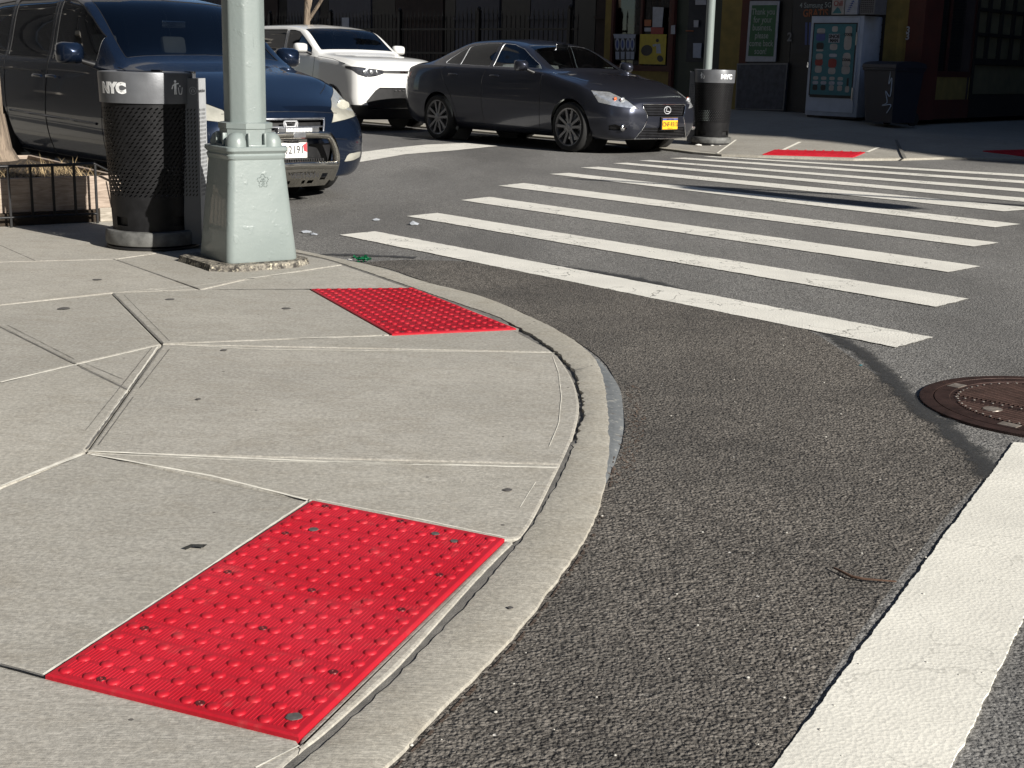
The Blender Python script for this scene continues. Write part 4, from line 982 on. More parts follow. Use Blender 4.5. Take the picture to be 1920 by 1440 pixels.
    def measured(s, loc, px, ang):
        """outline of a lamp as seen in the photo, carried onto the body and given in the slanted view (s, z)"""
        inv = (Matrix.Translation(loc)@Matrix.Rotation(A_E, 4, 'Z')).inverted(); o = inv@Vector((0, 0, CAM_H)); out = []
        T = Vector((-math.sin(R(ang)), math.cos(R(ang)), 0))
        for x, y in px:
            for k in range(25):
                d = (inv.to_3x3()@ray(x-1.5*k, y)).normalized(); h = s.bvh.ray_cast(o, d)
                if h[0] and h[1].dot(d) < -.1: out.append((h[0].dot(T), h[0].z)); break
        return out
    def seam(s, pts, sg, root, r=.0035, name='door_seam', mat='black_pl', lift=0):
        P = resample([Vector((x, z, 0)) for x, z in pts], max(4, len(pts)*6)); out = []
        for p in P:
            q, n = s.side_pt(p.x, p.y, sg); out.append(q+n*lift)
        mb = MB(); mb.tube(out, r, 6); return mb.build(name, M[mat], root, 60)
    def split(s, root, spec):
        """spec: pid -> (name, material, inset, trim material or None, trim radius)"""
        lay = s.lay; by = {}
        for f in s.bm.faces: by.setdefault(f[lay], []).append(f)
        res = {}
        for pid, fs in by.items():
            if pid == -1: continue
            name, mat, ins, trim, tr = spec.get(pid, ('body', s.body, 0, None, 0))
            b2 = bmesh.new(); vm = {}
            for f in fs:
                vv = []
                for v in f.verts:
                    if v not in vm: vm[v] = b2.verts.new(v.co - v.normal*ins if ins else v.co)
                    vv.append(vm[v])
                try: b2.faces.new(vv)
                except ValueError: pass
            me = bpy.data.meshes.new(name); b2.to_mesh(me)
            for p in me.polygons: p.use_smooth = True
            me.set_sharp_from_angle(angle=R(42)); me.materials.append(mat)
            o = bpy.data.objects.new(name, me); COL.objects.link(o); o.parent = root; res[pid] = o
            if trim:
                ed = [e for e in b2.edges if len(e.link_faces) == 1]; nxt = {}
                for e in ed:
                    for v in e.verts: nxt.setdefault(v, []).append(e.other_vert(v))
                seen = set(); tb = MB()
                for v in list(nxt):
                    if v in seen: continue
                    loop = [v]; seen.add(v); cur = v
                    while True:
                        c = [u for u in nxt[cur] if u not in seen]
                        if not c: break
                        cur = c[0]; seen.add(cur); loop.append(cur)
                    if len(loop) < 6: continue
                    pts = [u.co.copy() for u in loop]; pts.append(pts[0].copy())
                    pts = [pts[0]]+[p for a_, p in zip(pts, pts[1:]) if (p-a_).length > .004]
                    L = sum((b-a).length for a, b in zip(pts, pts[1:])); pts = resample(pts, max(12, int(L/.03)))
                    tb.tube(pts, tr, 5, False)
                if tb.v: tb.build(name.split('_')[0]+'_trim', trim, o, 60)
            b2.free()
        return res
def mirror_poly(P): return [(-x, z) for x, z in P]
def circle(cx, cz, r, n=26): return [(cx+r*math.cos(2*PI*i/n), cz+r*math.sin(2*PI*i/n)) for i in range(n)]

def make_wheel(root, x, y, R_, sg, rimr, style='spoke', width=.21):
    """wheel centre at local (x, y) with outer face on side sg"""
    w_ = bpy.data.objects.new('wheel', None); COL.objects.link(w_); w_.parent = root; w_.location = (x, y, R_)
    w_.rotation_euler = (R(90) if sg < 0 else R(-90), 0, 0)                # local +z points outwards
    h = width/2; r0 = rimr
    mb = MB(); mb.lathe([(r0,-h*.9),(r0+.02,-h),(R_-.03,-h),(R_-.006,-h*.8),(R_,-h*.45),(R_-.004,-h*.3),(R_,-h*.2),(R_-.004,0),(R_,.2*h),(R_-.004,h*.3),(R_,h*.45),(R_-.006,h*.8),(R_-.03,h),(r0+.02,h),(r0-.002,h*.9)], 48)
    mb.build('tyre', M['rubber'], w_, 40)
    mb = MB(); mb.lathe([(r0-.004,h*.93),(r0+.006,h*.95),(r0+.008,h*.86),(r0-.012,h*.80),(r0-.03,h*.2),(r0-.035,-h*.8)], 44)
    N = 10
    for k in range(N):
        a = 2*PI*k/N; da = .115 if k % 2 == 0 else -.115; a2 = a+da*.45
        ca, sa = math.cos(a), math.sin(a); cb, sb = math.cos(a2), math.sin(a2)
        pi_, po = Vector((.045*ca, .045*sa, 0)), Vector(((r0-.012)*cb, (r0-.012)*sb, 0))
        t_ = (po-pi_).normalized(); s_ = Vector((-t_.y, t_.x, 0))
        wi, wo = .016, .021
        vs = [pi_+s_*wi+Vector((0,0,h*.82)), pi_-s_*wi+Vector((0,0,h*.82)), po-s_*wo+Vector((0,0,h*.88)), po+s_*wo+Vector((0,0,h*.88)), pi_+s_*wi+Vector((0,0,h*.45)), pi_-s_*wi+Vector((0,0,h*.45)), po-s_*wo+Vector((0,0,h*.55)), po+s_*wo+Vector((0,0,h*.55))]
        mb.add(vs, [(0,1,2,3),(7,6,5,4),(0,4,5,1),(1,5,6,2),(2,6,7,3),(3,7,4,0)])
    mb.lathe([(0,h*.92),(.03,h*.92),(.036,h*.86),(.07,h*.80),(.072,h*.5)], 24)
    mb.build('rim', M['rim'], w_, 35)
    mb = MB(); mb.lathe([(0,h*.1),(r0*.72,h*.1),(r0*.72,-h*.3),(0,-h*.3)], 32); mb.build('brake_disc', M['satin'], w_, 30)
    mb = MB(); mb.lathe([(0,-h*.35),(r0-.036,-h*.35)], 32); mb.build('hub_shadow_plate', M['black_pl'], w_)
    return w_
def arch_liner(root, x, R_, W, ar):
    mb = MB()
    for sg in (1, -1):
        vs = []; n = 26
        for i in range(n+1):
            a = PI*i/n*1.16-.25; 
            for yy in (W-.035, W-.42): vs.append((x+ar*math.cos(a), sg*yy, R_+ar*math.sin(a)))
        mb.add(vs, [(2*i, 2*i+1, 2*i+3, 2*i+2) for i in range(n)])
        mb.poly([(x+ar*math.cos(2*PI*i/24), sg*(W-.42), R_+ar*math.sin(2*PI*i/24)) for i in range(24)])
    mb.build('wheel_arch_liner', M['black_pl'], root, 60)
def mirror_part(root, car, x, z, sg, mat, w_=.10, hgt=.16, out=.16):
    p, n = car.side_pt(x+.06, z-.10, sg); mb = MB(); c = Vector((x, p.y+sg*out, z))
    rings = []; vs = []; k = 14
    prof = [(-.075,.94),(-.07,1.0),(-.03,1.0),(.02,.9),(.06,.62),(.085,.25)]
    for dx, sc in prof:
        for i in range(k):
            a = 2*PI*i/k; cy, cz = math.cos(a), math.sin(a)
            cy = math.copysign(abs(cy)**.45, cy); cz = math.copysign(abs(cz)**.55, cz)
            vs.append((c.x+dx+abs(cy)*0, c.y+cy*w_*sc, c.z+cz*hgt/2*sc+.0))
    m = len(prof); mb.add(vs, [(j*k+i, j*k+(i+1) % k, (j+1)*k+(i+1) % k, (j+1)*k+i) for j in range(m-1) for i in range(k)]+[tuple((m-1)*k+i for i in range(k))])
    o = mb.build('side_mirror', mat, root, 60)
    mb = MB(); mb.poly([vs[i] for i in range(k)]); mb.build('mirror_glass', M['chrome'], o)
    mb = MB(); mb.tube([(p.x, p.y-sg*.02, p.z), (c.x+.02, c.y-sg*w_*.7, c.z-hgt*.35)], [.03,.022], 8); mb.build('mirror_stalk', M['black_pl'], o, 60)
def interior(root, car, xf, xr, zb, seat='interior'):
    mb = MB(); mb.box(xr,-.68,.30,xf+.25,.68,.36); mb.box(xf-.12,-.68,zb-.30,xf+.30,.68,zb-.06,.03); mb.build('dashboard', M['interior'], root)
    for sg in (1, -1):
        mb = MB(); c = xf-.95; mb.box(c-.25,sg*.36-.25,.40,c+.27,sg*.36+.25,.62,.06)
        mb.T = Matrix.Translation((c-.22, sg*.36, .6))@Matrix.Rotation(R(-14), 4, 'Y'); mb.box(-.07,-.25,0,.07,.25,.60,.06); mb.box(-.05,-.13,.62,.05,.13,.80,.04); mb.T = Matrix()
        mb.build('seat', M[seat], root, 40)
    mb = MB(); c = xf-1.9; mb.box(c-.25,-.62,.40,c+.2,.62,.62,.06); mb.box(c-.36,-.62,.55,c-.22,.62,1.12,.05); mb.build('rear_seat', M[seat], root, 40)
    mb = MB(); an = R(25); cx, cz = xf-.38, zb-.10
    mb.tube([(cx+.18*math.sin(a_)*math.sin(an)*-1, .36+.18*math.cos(a_), cz+.18*math.sin(a_)*math.cos(an)) for a_ in [2*PI*i/20 for i in range(21)]], .013, 6, False); mb.build('steering_wheel', M['black_pl'], root, 60)
    mb = MB(); mb.box(xf-.62,-.12,zb+.30,xf-.60,.12,zb+.36,.008); mb.build('rear_view_mirror', M['chrome'], root)
def plate(root, car, y, z, kind, tiltx=0):
    p, n = car.front_pt(y, z); x = p.x+.03
    mb = MB(); mb.box(x-.06,y-.17,z-.09,x+.0,y+.17,z+.09,.006); holder = mb.build('plate_holder', M['black_pl'], root)
    mb = MB(); mb.box(x,y-.152,z-.076,x+.004,y+.152,z+.076,.001); pl = mb.build('number_plate', M['plate_y' if kind == 'NY' else 'plate_w'], root)
    F = frame((x+.0055, y, z), (0,1,0), (0,0,1))
    mb = MB()
    if kind == 'NY':
        put_text(mb, 'CNF-9313', F@Matrix.Translation((0,-.012,0)), .082, .0003, .0015, .86); put_text(mb, 'NEW YORK', F@Matrix.Translation((0,.056,0)), .026, .0003, .0006, 1.1); put_text(mb, 'EMPIRE STATE', F@Matrix.Translation((0,-.064,0)), .016, .0003)
        mb.build('lettering', M['black_print'], pl)
        b = MB(); b.box(x+.001,y-.152,z+.045,x+.0048,y+.152,z+.074); b.build('plate_top_band', M['blue_print'], pl)
    else:
        put_text(mb, '1', F@Matrix.Translation((-.105,-.012,0)), .088, .0003, .001, .8); put_text(mb, 'B', F@Matrix.Translation((-.062,.012,0)), .042, .0003, .001); put_text(mb, 'W', F@Matrix.Translation((-.062,-.032,0)), .042, .0003, .001); put_text(mb, '2191', F@Matrix.Translation((.045,-.012,0)), .092, .0003, .001, .85); put_text(mb, 'MARYLAND', F@Matrix.Translation((0,.058,0)), .024, .0003, .0008, 1.2)
        mb.build('lettering', M['black_print'], pl)
        b = MB(); b.T = F; b.poly([(-.150,.03,0),(-.115,.02,0),(-.105,-.03,0),(-.12,-.07,0),(-.150,-.074,0)]); b.poly([(.11,.03,-.0002),(.15,.05,-.0002),(.15,-.03,-.0002),(.12,-.02,-.0002)]); b.build('plate_flag', M['plate_red'], pl)

# ---- graphite sedan
def sedan():
    root = thing('parked_car', SP(-13.85, 13.99, 0), 'dark graphite sedan with yellow New York plate parked across the street', 'car', A_E, 'cars parked along the street')
    rows = [
     ( .98,.23,.58,.26,.64,.50,.60,.655,.50,.70,.715),
     ( .93,.21,.68,.25,.76,.51,.72,.690,.56,.745,.765),
     ( .82,.20,.78,.25,.87,.52,.82,.745,.61,.805,.83),
     ( .60,.19,.84,.25,.92,.55,.87,.825,.65,.885,.905),
     ( .25,.19,.86,.26,.945,.58,.895,.905,.68,.955,.975),
     (-.15,.19,.87,.27,.95,.62,.90,.985,.70,1.02,1.045),
     (-.48,.19,.87,.27,.95,.64,.90,1.055,.73,1.075,1.10),
     (-.58,.19,.87,.27,.95,.64,.90,1.07,.755,1.10,1.135),
     (-1.35,.19,.87,.28,.95,.66,.895,1.085,.635,1.435,1.475),
     (-1.9,.19,.87,.28,.95,.67,.895,1.095,.61,1.50,1.545),
     (-2.5,.19,.87,.28,.95,.68,.89,1.105,.595,1.475,1.53),
     (-3.0,.20,.87,.28,.95,.69,.885,1.12,.575,1.36,1.41),
     (-3.5,.21,.85,.30,.93,.70,.86,1.13,.60,1.19,1.205),
     (-3.85,.24,.80,.32,.90,.70,.83,1.09,.62,1.145,1.155),
     (-4.02,.28,.74,.35,.84,.68,.77,1.02,.60,1.08,1.09),
     (-4.12,.33,.66,.38,.74,.66,.66,.92,.50,.97,.98)]
    prof = lambda z: -.10*max(0, (z-.55)/.25)**1.6 - .06*max(0, (.40-z)/.2)
    c = Car(rows, .98, -4.12, .20, .12, prof, .345, 2.97, M['lexus'])
    R_ = .345; wb = 2.97
    for pid, x in ((-1, 0), (-1, -wb)):
        for sg, v in ((-1, 'side-'), (1, 'side+')): c.cut(pid, circle(x, R_, R_+.045, 28), v, lambda p: abs(p.y) > .5)
    # underside openings under the arches
    ws = [(-.60,.66),(-.60,-.66),(-1.30,-.57),(-1.30,.57)]; c.cut(1, ws, 'top', lambda p: p.z > .9)
    c.cut(2, [(-2.62,.52),(-2.62,-.52),(-3.32,-.52),(-3.32,.52)], 'top', lambda p: p.z > .9)
    w1 = [(-.72,1.125),(-.80,1.175),(-1.25,1.395),(-1.50,1.455),(-1.72,1.472),(-1.75,1.135)]
    w2 = [(-1.83,1.135),(-1.80,1.474),(-2.1,1.472),(-2.42,1.43),(-2.50,1.41),(-2.53,1.15)]
    w3 = [(-2.56,1.15),(-2.53,1.40),(-2.70,1.335),(-2.86,1.245),(-2.92,1.19),(-2.90,1.165),(-2.80,1.155)]
    for v in ('side-', 'side+'):
        for pid, p in ((3, w1), (4, w2), (5, w3)): c.cut(pid+(0 if v == 'side-' else 10), p, v, lambda q: q.z > 1.0)
    # front: upper grille, lower grille, lamps
    c.cut(20, [(-.40,.685),(.40,.685),(.425,.665),(.37,.555),(.355,.53),(-.355,.53),(-.37,.555),(-.425,.665)], 'front', lambda q: q.x > .5)
    c.cut(21, [(-.40,.375),(.40,.375),(.50,.235),(-.50,.235)], 'front', lambda q: q.x > .5)
    hl = [(-.43,.86),(-.17,.845),(.06,.745),(.225,.625),(-.08,.655),(-.33,.70)]
    c.cut(22, hl, -41, lambda q: q.x > .2); c.cut(23, mirror_poly(hl), 41, lambda q: q.x > .2)
    fog = [(.02,.40),(.10,.42),(.20,.385),(.27,.37),(.24,.34),(.10,.335),(.02,.34)]
    fog = [(a-.20+.0, b) for a, b in fog]
    c.cut(24, fog, -41, lambda q: q.x > .2); c.cut(25, mirror_poly(fog), 41, lambda q: q.x > .2)
    tl = [(-3.72,1.02),(-3.95,1.0),(-4.2,.98),(-4.2,.84),(-4.0,.86),(-3.75,.93)]
    for v, pid in (('side-', 26), ('side+', 27)): c.cut(pid, tl, v)
    g1, g2 = M['glass'], M['glass_dark']
    spec = {1: ('windshield', g1, .004, M['satin'], .004), 2: ('rear_window', g2, .004, M['black_pl'], .006),
            20: ('upper_grille', M['black_pl'], .035, None, 0), 21: ('lower_grille', M['black_pl'], .03, None, 0),
            22: ('headlight', M['hl_clear'], .006, M['black_pl'], .004), 23: ('headlight', M['hl_clear'], .006, M['black_pl'], .004),
            24: ('fog_lamp_recess', M['black_pl'], .025, None, 0), 25: ('fog_lamp_recess', M['black_pl'], .025, None, 0),
            26: ('tail_lamp', M['red_lens'], .002, None, 0), 27: ('tail_lamp', M['red_lens'], .002, None, 0)}
    for b in (0, 10):
        spec[3+b] = ('front_window', g1, .006, M['badge'], .0055); spec[4+b] = ('rear_side_window', g2, .006, M['badge'], .0055); spec[5+b] = ('quarter_window', g2, .006, M['badge'], .0055)
    c.split(root, spec)
    for x in (0, -wb):
        arch_liner(root, x, R_, .93, R_+.047)
        for sg in (-1, 1):
            make_wheel(root, x, sg*.845, R_, sg, .255)
    for sg in (-1, 1):
        c.seam([(-.62,1.05),(-.60,.80),(-.62,.45),(-.66,.27)], sg, root); c.seam([(-1.86,1.10),(-1.92,.95),(-1.90,.6),(-1.88,.27)], sg, root)
        c.seam([(-2.98,1.13),(-2.85,.93),(-2.66,.72),(-2.55,.5),(-2.5,.27)], sg, root); c.seam([(-.70,.285),(-1.6,.275),(-2.45,.285)], sg, root)
        c.seam([(.30,.935),(-.2,1.02),(-.5,1.065)], sg, root, .003, 'hood_seam')
        c.seam([(.46,.80),(.36,.70),(.30,.66)], sg, root, .003, 'bumper_seam')
        for x in (-1.62, -2.60):
            p, n = c.side_pt(x, 1.0, sg); mb = MB(); mb.T = Matrix.Translation(p+n*.02); mb.tube([(.10,0,-.004),(.06,sg*.012,0),(-.06,sg*.012,0),(-.10,0,-.004)], .013, 8); mb.build('door_handle', M['lexus'], root, 60)
        mirror_part(root, c, -.86, 1.16, sg, M['lexus'], .10, .155)
        mb = MB(); mb.sphere((0,0,0), .05, 16, 10)
        a = -41 if sg < 0 else 41
        # projector lens, amber inset and fog lamp
        def lamp(y, z, r_, mat, nm, dx=.01):
            p, n = c.front_pt(y, z); m_ = MB(); m_.sphere(p+n*dx*.2, r_, 14, 8, (.45,1,1)); m_.build(nm, M[mat], root, 60)
        lamp(sg*.66, .735, .042, 'hl_clear', 'projector_lens'); lamp(sg*.73, .75, .028, 'amber', 'turn_signal')
        lamp(sg*.705, .375, .048, 'chrome', 'fog_lamp')
    # spindle grille bars, badge, plate, bonnet highlights
    mb = MB()
    for k in range(7):
        z = .55+.021*k; hw = .352+.07*(k/6)**1.2-.005
        pts = [c.front_pt(y, z)[0]+Vector((-.012, 0, 0)) for y in [hw*(i/8-1) for i in range(17)]]
        mb.tube(pts, .0055, 5)
    for k in range(6):
        z = .248+.022*k; hw = .49-.10*(k/6)
        mb.tube([c.front_pt(y, z)[0]+Vector((-.010, 0, 0)) for y in [hw*(i/8-1) for i in range(17)]], .005, 5)
    mb.build('grille_bars', M['grille_dk'], root, 60)
    mb = MB(); out = [(-.42,.69),(.42,.69),(.435,.665),(.375,.555),(.365,.50),(.42,.37),(.515,.225),(-.515,.225),(-.42,.37),(-.365,.50),(-.375,.555),(-.435,.665),(-.42,.69)]
    pts = resample([Vector((a, b, 0)) for a, b in out], 90); mb.tube([c.front_pt(p.x, p.y)[0]+Vector((.002,0,0)) for p in pts], .007, 6, False); mb.build('grille_surround', M['chrome'], root, 60)
    p, n = c.front_pt(0, .61); mb = MB()
    T_ = Matrix.Translation((p.x+.008, 0, .61))
    mb.T = T_; mb.tube([(0, .066*math.cos(a_), .048*math.sin(a_)) for a_ in [2*PI*i/28 for i in range(29)]], .0065, 6, False)
    mb.tube([(0,-.012,.035),(0,-.03,-.012),(0,.04,-.02)], .007, 6); mb.build('badge', M['badge'], root, 60)
    plate(root, c, .03, .43, 'NY')
    interior(root, c, -.58, -3.0, 1.12, 'seat_tan')
    mb = MB(); 
    p = Vector((-.70,.50,1.165)); mb.box(-.76,.42,1.15,-.70,.60,1.155); mb.build('parking_tag', M['paper'], root)
    return root
sedan()

# ---- blue minivan
def minivan():
    root = thing('parked_car', SP(-10.85, 6.10, 0), 'blue minivan with steel bull bar and Maryland plate, parked behind the light pole', 'car', A_E, 'cars parked along the street')
    rows = [
     (1.00,.21,.62,.24,.70,.44,.68,.64,.58,.735,.76),
     ( .95,.20,.82,.25,.87,.45,.82,.69,.64,.78,.815),
     ( .84,.20,.91,.26,.96,.47,.91,.77,.69,.85,.885),
     ( .60,.20,.90,.26,.975,.50,.935,.87,.73,.945,.975),
     ( .25,.20,.89,.27,.975,.54,.94,.955,.76,1.02,1.05),
     (-.10,.20,.90,.28,.98,.58,.945,1.02,.78,1.075,1.11),
     (-.30,.20,.90,.28,.98,.60,.945,1.05,.80,1.11,1.15),
     (-.40,.20,.90,.28,.98,.60,.945,1.065,.83,1.14,1.19),
     (-1.30,.20,.90,.28,.98,.62,.94,1.085,.75,1.66,1.71),
     (-1.9,.20,.90,.28,.98,.63,.94,1.095,.72,1.73,1.78),
     (-3.2,.20,.90,.29,.98,.64,.93,1.11,.71,1.73,1.785),
     (-3.8,.22,.88,.30,.96,.65,.91,1.11,.70,1.67,1.72),
     (-4.0,.26,.82,.34,.92,.66,.87,1.08,.70,1.45,1.52),
     (-4.12,.34,.72,.40,.82,.66,.78,.98,.66,1.15,1.20)]
    prof = lambda z: -.16*max(0, (z-.55)/.3)**1.5 - .05*max(0, (.36-z)/.16)
    c = Car(rows, 1.0, -4.12, .22, .10, prof, .34, 3.0, M['van'])
    R_ = .34; wb = 3.0
    for x in (0, -wb):
        for v in ('side-', 'side+'): c.cut(-1, circle(x, R_+.01, R_+.055, 28), v, lambda p: abs(p.y) > .5)
    c.cut(1, [(-.44,.76),(-.44,-.76),(-1.26,-.69),(-1.26,.69)], 'top', lambda p: p.z > .9)
    wv = [(-.52,1.16),(-.66,1.16),(-.66,1.30)]
    w1 = [(-.72,1.135),(-.74,1.345),(-1.00,1.51),(-1.22,1.62),(-1.40,1.665),(-1.66,1.685),(-1.66,1.14)]
    w2 = [(-1.78,1.145),(-1.78,1.69),(-2.75,1.69),(-2.75,1.16)]
    w3 = [(-2.85,1.165),(-2.85,1.69),(-3.70,1.64),(-3.78,1.19)]
    for v, b in (('side-', 0), ('side+', 10)):
        for pid, p in ((3, w1), (4, w2), (5, w3)): c.cut(pid+b, p, v, lambda q: q.z > 1.05)
    c.cut(20, [(-.36,.71),(.36,.71),(.385,.69),(.33,.575),(-.33,.575),(-.385,.69)], 'front', lambda q: q.x > .5)
    # tall swept headlamps, seen on the slant
    hl = c.measured(root.location, [(622,230),(620,205),(620,185),(625,171),(634,162),(648,168),(659,184),(665,200),(668,217),(645,225)], 35)
    c.cut(22, hl, 35, lambda q: q.x > .1 and q.y > 0); c.cut(23, mirror_poly(hl), -35, lambda q: q.x > .1 and q.y < 0)
    fogp = [(.60,.33),(.64,.41),(.70,.43),(.78,.425),(.80,.40),(.76,.365),(.66,.335)]
    fogp = c.measured(root.location, [(645,304),(650,293),(656,287),(677,283),(681,287),(678,295),(664,301)], 35)
    c.cut(24, fogp, 35, lambda q: q.x > .3 and q.y > 0); c.cut(25, mirror_poly(fogp), -35, lambda q: q.x > .3 and q.y < 0)
    c.cut(26, [(-.45,.50),(.45,.50),(.40,.27),(-.40,.27)], 'front', lambda q: q.x > .3)
    spec = {1: ('windshield', M['glass'], .004, M['black_pl'], .006), 20: ('grille', M['black_pl'], .04, None, 0), 26: ('lower_intake', M['black_pl'], .03, None, 0),
            22: ('headlight', M['hl_haze'], .001, M['black_pl'], .003), 23: ('headlight', M['hl_haze'], .001, M['black_pl'], .003), 24: ('fog_lamp', M['hl_haze'], .004, M['black_pl'], .004), 25: ('fog_lamp', M['hl_haze'], .004, M['black_pl'], .004)}
    for b in (0, 10):
        for k, nm in ((3, 'front_window'), (4, 'sliding_door_window'), (5, 'rear_side_window')): spec[k+b] = (nm, M['glass_dark'], .006, M['black_pl'], .008)
    c.split(root, spec)
    for x in (0, -wb):
        arch_liner(root, x, R_+.01, .955, R_+.057)
        for sg in (-1, 1): make_wheel(root, x, sg*.865, R_, sg, .22, width=.22)
    for sg in (-1, 1):
        c.seam([(-.46,1.08),(-.50,.9),(-.52,.5),(-.56,.26)], sg, root); c.seam([(-1.72,1.66),(-1.72,1.1),(-1.74,.7),(-1.72,.26)], sg, root, .005)
        c.seam([(-2.80,1.66),(-2.80,1.1),(-2.72,.75),(-2.62,.4)], sg, root); c.seam([(-.58,.27),(-1.6,.265),(-2.6,.27)], sg, root)
        c.seam([(-.62,.60),(-1.7,.62),(-2.6,.64)], sg, root, .012, 'rub_strip', 'van', .004)
        c.seam([(-1.85,1.03),(-2.8,1.04),(-3.9,1.04)], sg, root, .006, 'slide_rail')
        for x in (-1.58, -1.90):
            p, n = c.side_pt(x, .985, sg); mb = MB(); mb.T = Matrix.Translation(p+n*.02); mb.tube([(.10,0,-.004),(.06,sg*.012,0),(-.06,sg*.012,0),(-.10,0,-.004)], .014, 8); mb.build('door_handle', M['van'], root, 60)
        mirror_part(root, c, -.80, 1.20, sg, M['van'], .12, .19, .17)
        def bulb(y, z, r_, mat, nm):
            p, n = c.front_pt(y, z); m_ = MB(); m_.T = Matrix.Translation(p+n*.001); 
            m_.sphere((-.004,0,0), r_, 14, 8, (.12,1,1)); m_.build(nm, M[mat], root, 60)
        bulb(sg*.76, .80, .055, 'hl_haze', 'lamp_bowl'); bulb(sg*.85, .80, .035, 'hl_haze', 'lamp_bowl')
    for sg in (-1, 1):
        c.seam([(.52,.90),(.25,.98),(-.1,1.045),(-.34,1.09)], sg, root, .0035, 'hood_seam')
        c.seam([(.62,.60),(.50,.64),(.38,.66)], sg, root, .003, 'bumper_seam')
    for z0_, hw_, nm_ in ((.765,.56,'hood_seam'),(.545,.62,'bumper_crease')):
        mb = MB(); mb.tube([c.front_pt(hw_*(i/14-1), z0_-.02*abs(i/14-1)**2)[0] for i in range(29)], .0032, 6, False); mb.build(nm_, M['black_pl'], root, 60)
    # chrome grille frame, slats and emblem
    mb = MB()
    def fp(y, z, dx=.004): p, n = c.front_pt(y, z); return p+Vector((dx, 0, 0))
    for z, hw, r_ in ((.705,.37,.014),(.64,.35,.009),(.585,.335,.016)): mb.tube([fp(hw*(i/10-1), z) for i in range(21)], r_, 7)
    for sg in (-1, 1): mb.tube([fp(sg*(.385-.055*i/6), .71-.13*i/6) for i in range(7)], .010, 6)
    mb.build('grille_chrome', M['satin'], root, 60)
    p = fp(.0, .645, .02); mb = MB(); mb.T = Matrix.Translation(p)
    mb.tube([(0,-.055,.035),(0,-.03,-.04)], .009, 6); mb.tube([(0,.055,.035),(0,.03,-.04)], .009, 6); mb.tube([(0,-.04,-.002),(0,.04,-.002)], .008, 6)
    mb.tube([(0,-.06,.045),(0,.06,.045),(0,.068,.03),(0,.055,-.05),(0,.03,-.055),(0,-.03,-.055),(0,-.055,-.05),(0,-.068,.03),(0,-.06,.045)], .006, 6); mb.build('badge', M['badge'], root, 60)
    plate(root, c, -.02, .465, 'MD')
    # bull bar
    xb = 1.10
    mb = MB()
    loop = smooth_path([(xb-.10,-.385,.20),(xb-.03,-.395,.33),(xb-.01,-.38,.44),(xb,-.33,.545),(xb,-.26,.578),(xb,0,.585),(xb,.26,.578),(xb,.33,.545),(xb-.01,.38,.44),(xb-.03,.395,.33),(xb-.10,.385,.20)], 6)
    mb.tube(loop, .032, 14); mb.tube([(xb-.0,-.38,.325),(xb+.01,0,.335),(xb,.38,.325)], .034, 14)
    mb.build('bull_bar', M['steel'], root, 60)
    mb = MB()
    # curved skid plate under the bar with cut-outs
    cols, rws = 24, 6; vs = []
    for j in range(rws+1):
        f = j/rws; z = .315-.17*f; x = xb+.015-.10*f*f; hw = .385-.05*f
        for i in range(cols+1): vs.append((x-.03*(abs(i/cols*2-1))**2, hw*(i/cols*2-1), z))
    fs = []
    for j in range(rws):
        for i in range(cols):
            if j in (2, 3) and i in (2, 3, 20, 21): continue
            if j == 4 and i in (6, 7, 9, 14, 16, 17): continue
            fs.append((j*(cols+1)+i, j*(cols+1)+i+1, (j+1)*(cols+1)+i+1, (j+1)*(cols+1)+i))
    mb.add(vs, fs); sk = mb.build('skid_plate', M['steel'], root, 60)
    mb = MB(); F = frame((xb+.022, .05, .245), (0,1,0), (0,0,1)); put_text(mb, 'VESTARN', F, .055, .0006, .001, 1.2); mb.add([F@Vector(p) for p in ((.02,.02,0),(.10,.055,0),(.105,.06,0),(.05,.03,0))], [(0,1,2,3)]); mb.build('lettering', M['black_print'], sk)
    mb = MB()
    for k in range(22):
        y = -.24+.48*k/21; mb.box(xb-.02,y-.007,.362,xb+.015,y+.007,.385,.002)
    mb.box(xb-.02,-.25,.35,xb+.008,.25,.364); mb.build('lower_light_bar', M['black_pl'], root)
    mb = MB(); mb.box(xb-.035,-.20,.605,xb+.02,.20,.645,.006); lb = mb.build('light_bar', M['satin'], root)
    mb = MB()
    for k in range(18): y = -.12+.24*k/17; mb.box(xb+.018,y-.004,.61,xb+.026,y+.004,.64)
    mb.build('led_row', M['white_print'], lb)
    mb = MB(); mb.box(xb-.03,-.06,.56,xb+.036,.06,.605,.005); mb.build('bracket', M['satin'], root)
    interior(root, c, -.42, -3.3, 1.15)
    return root
minivan()

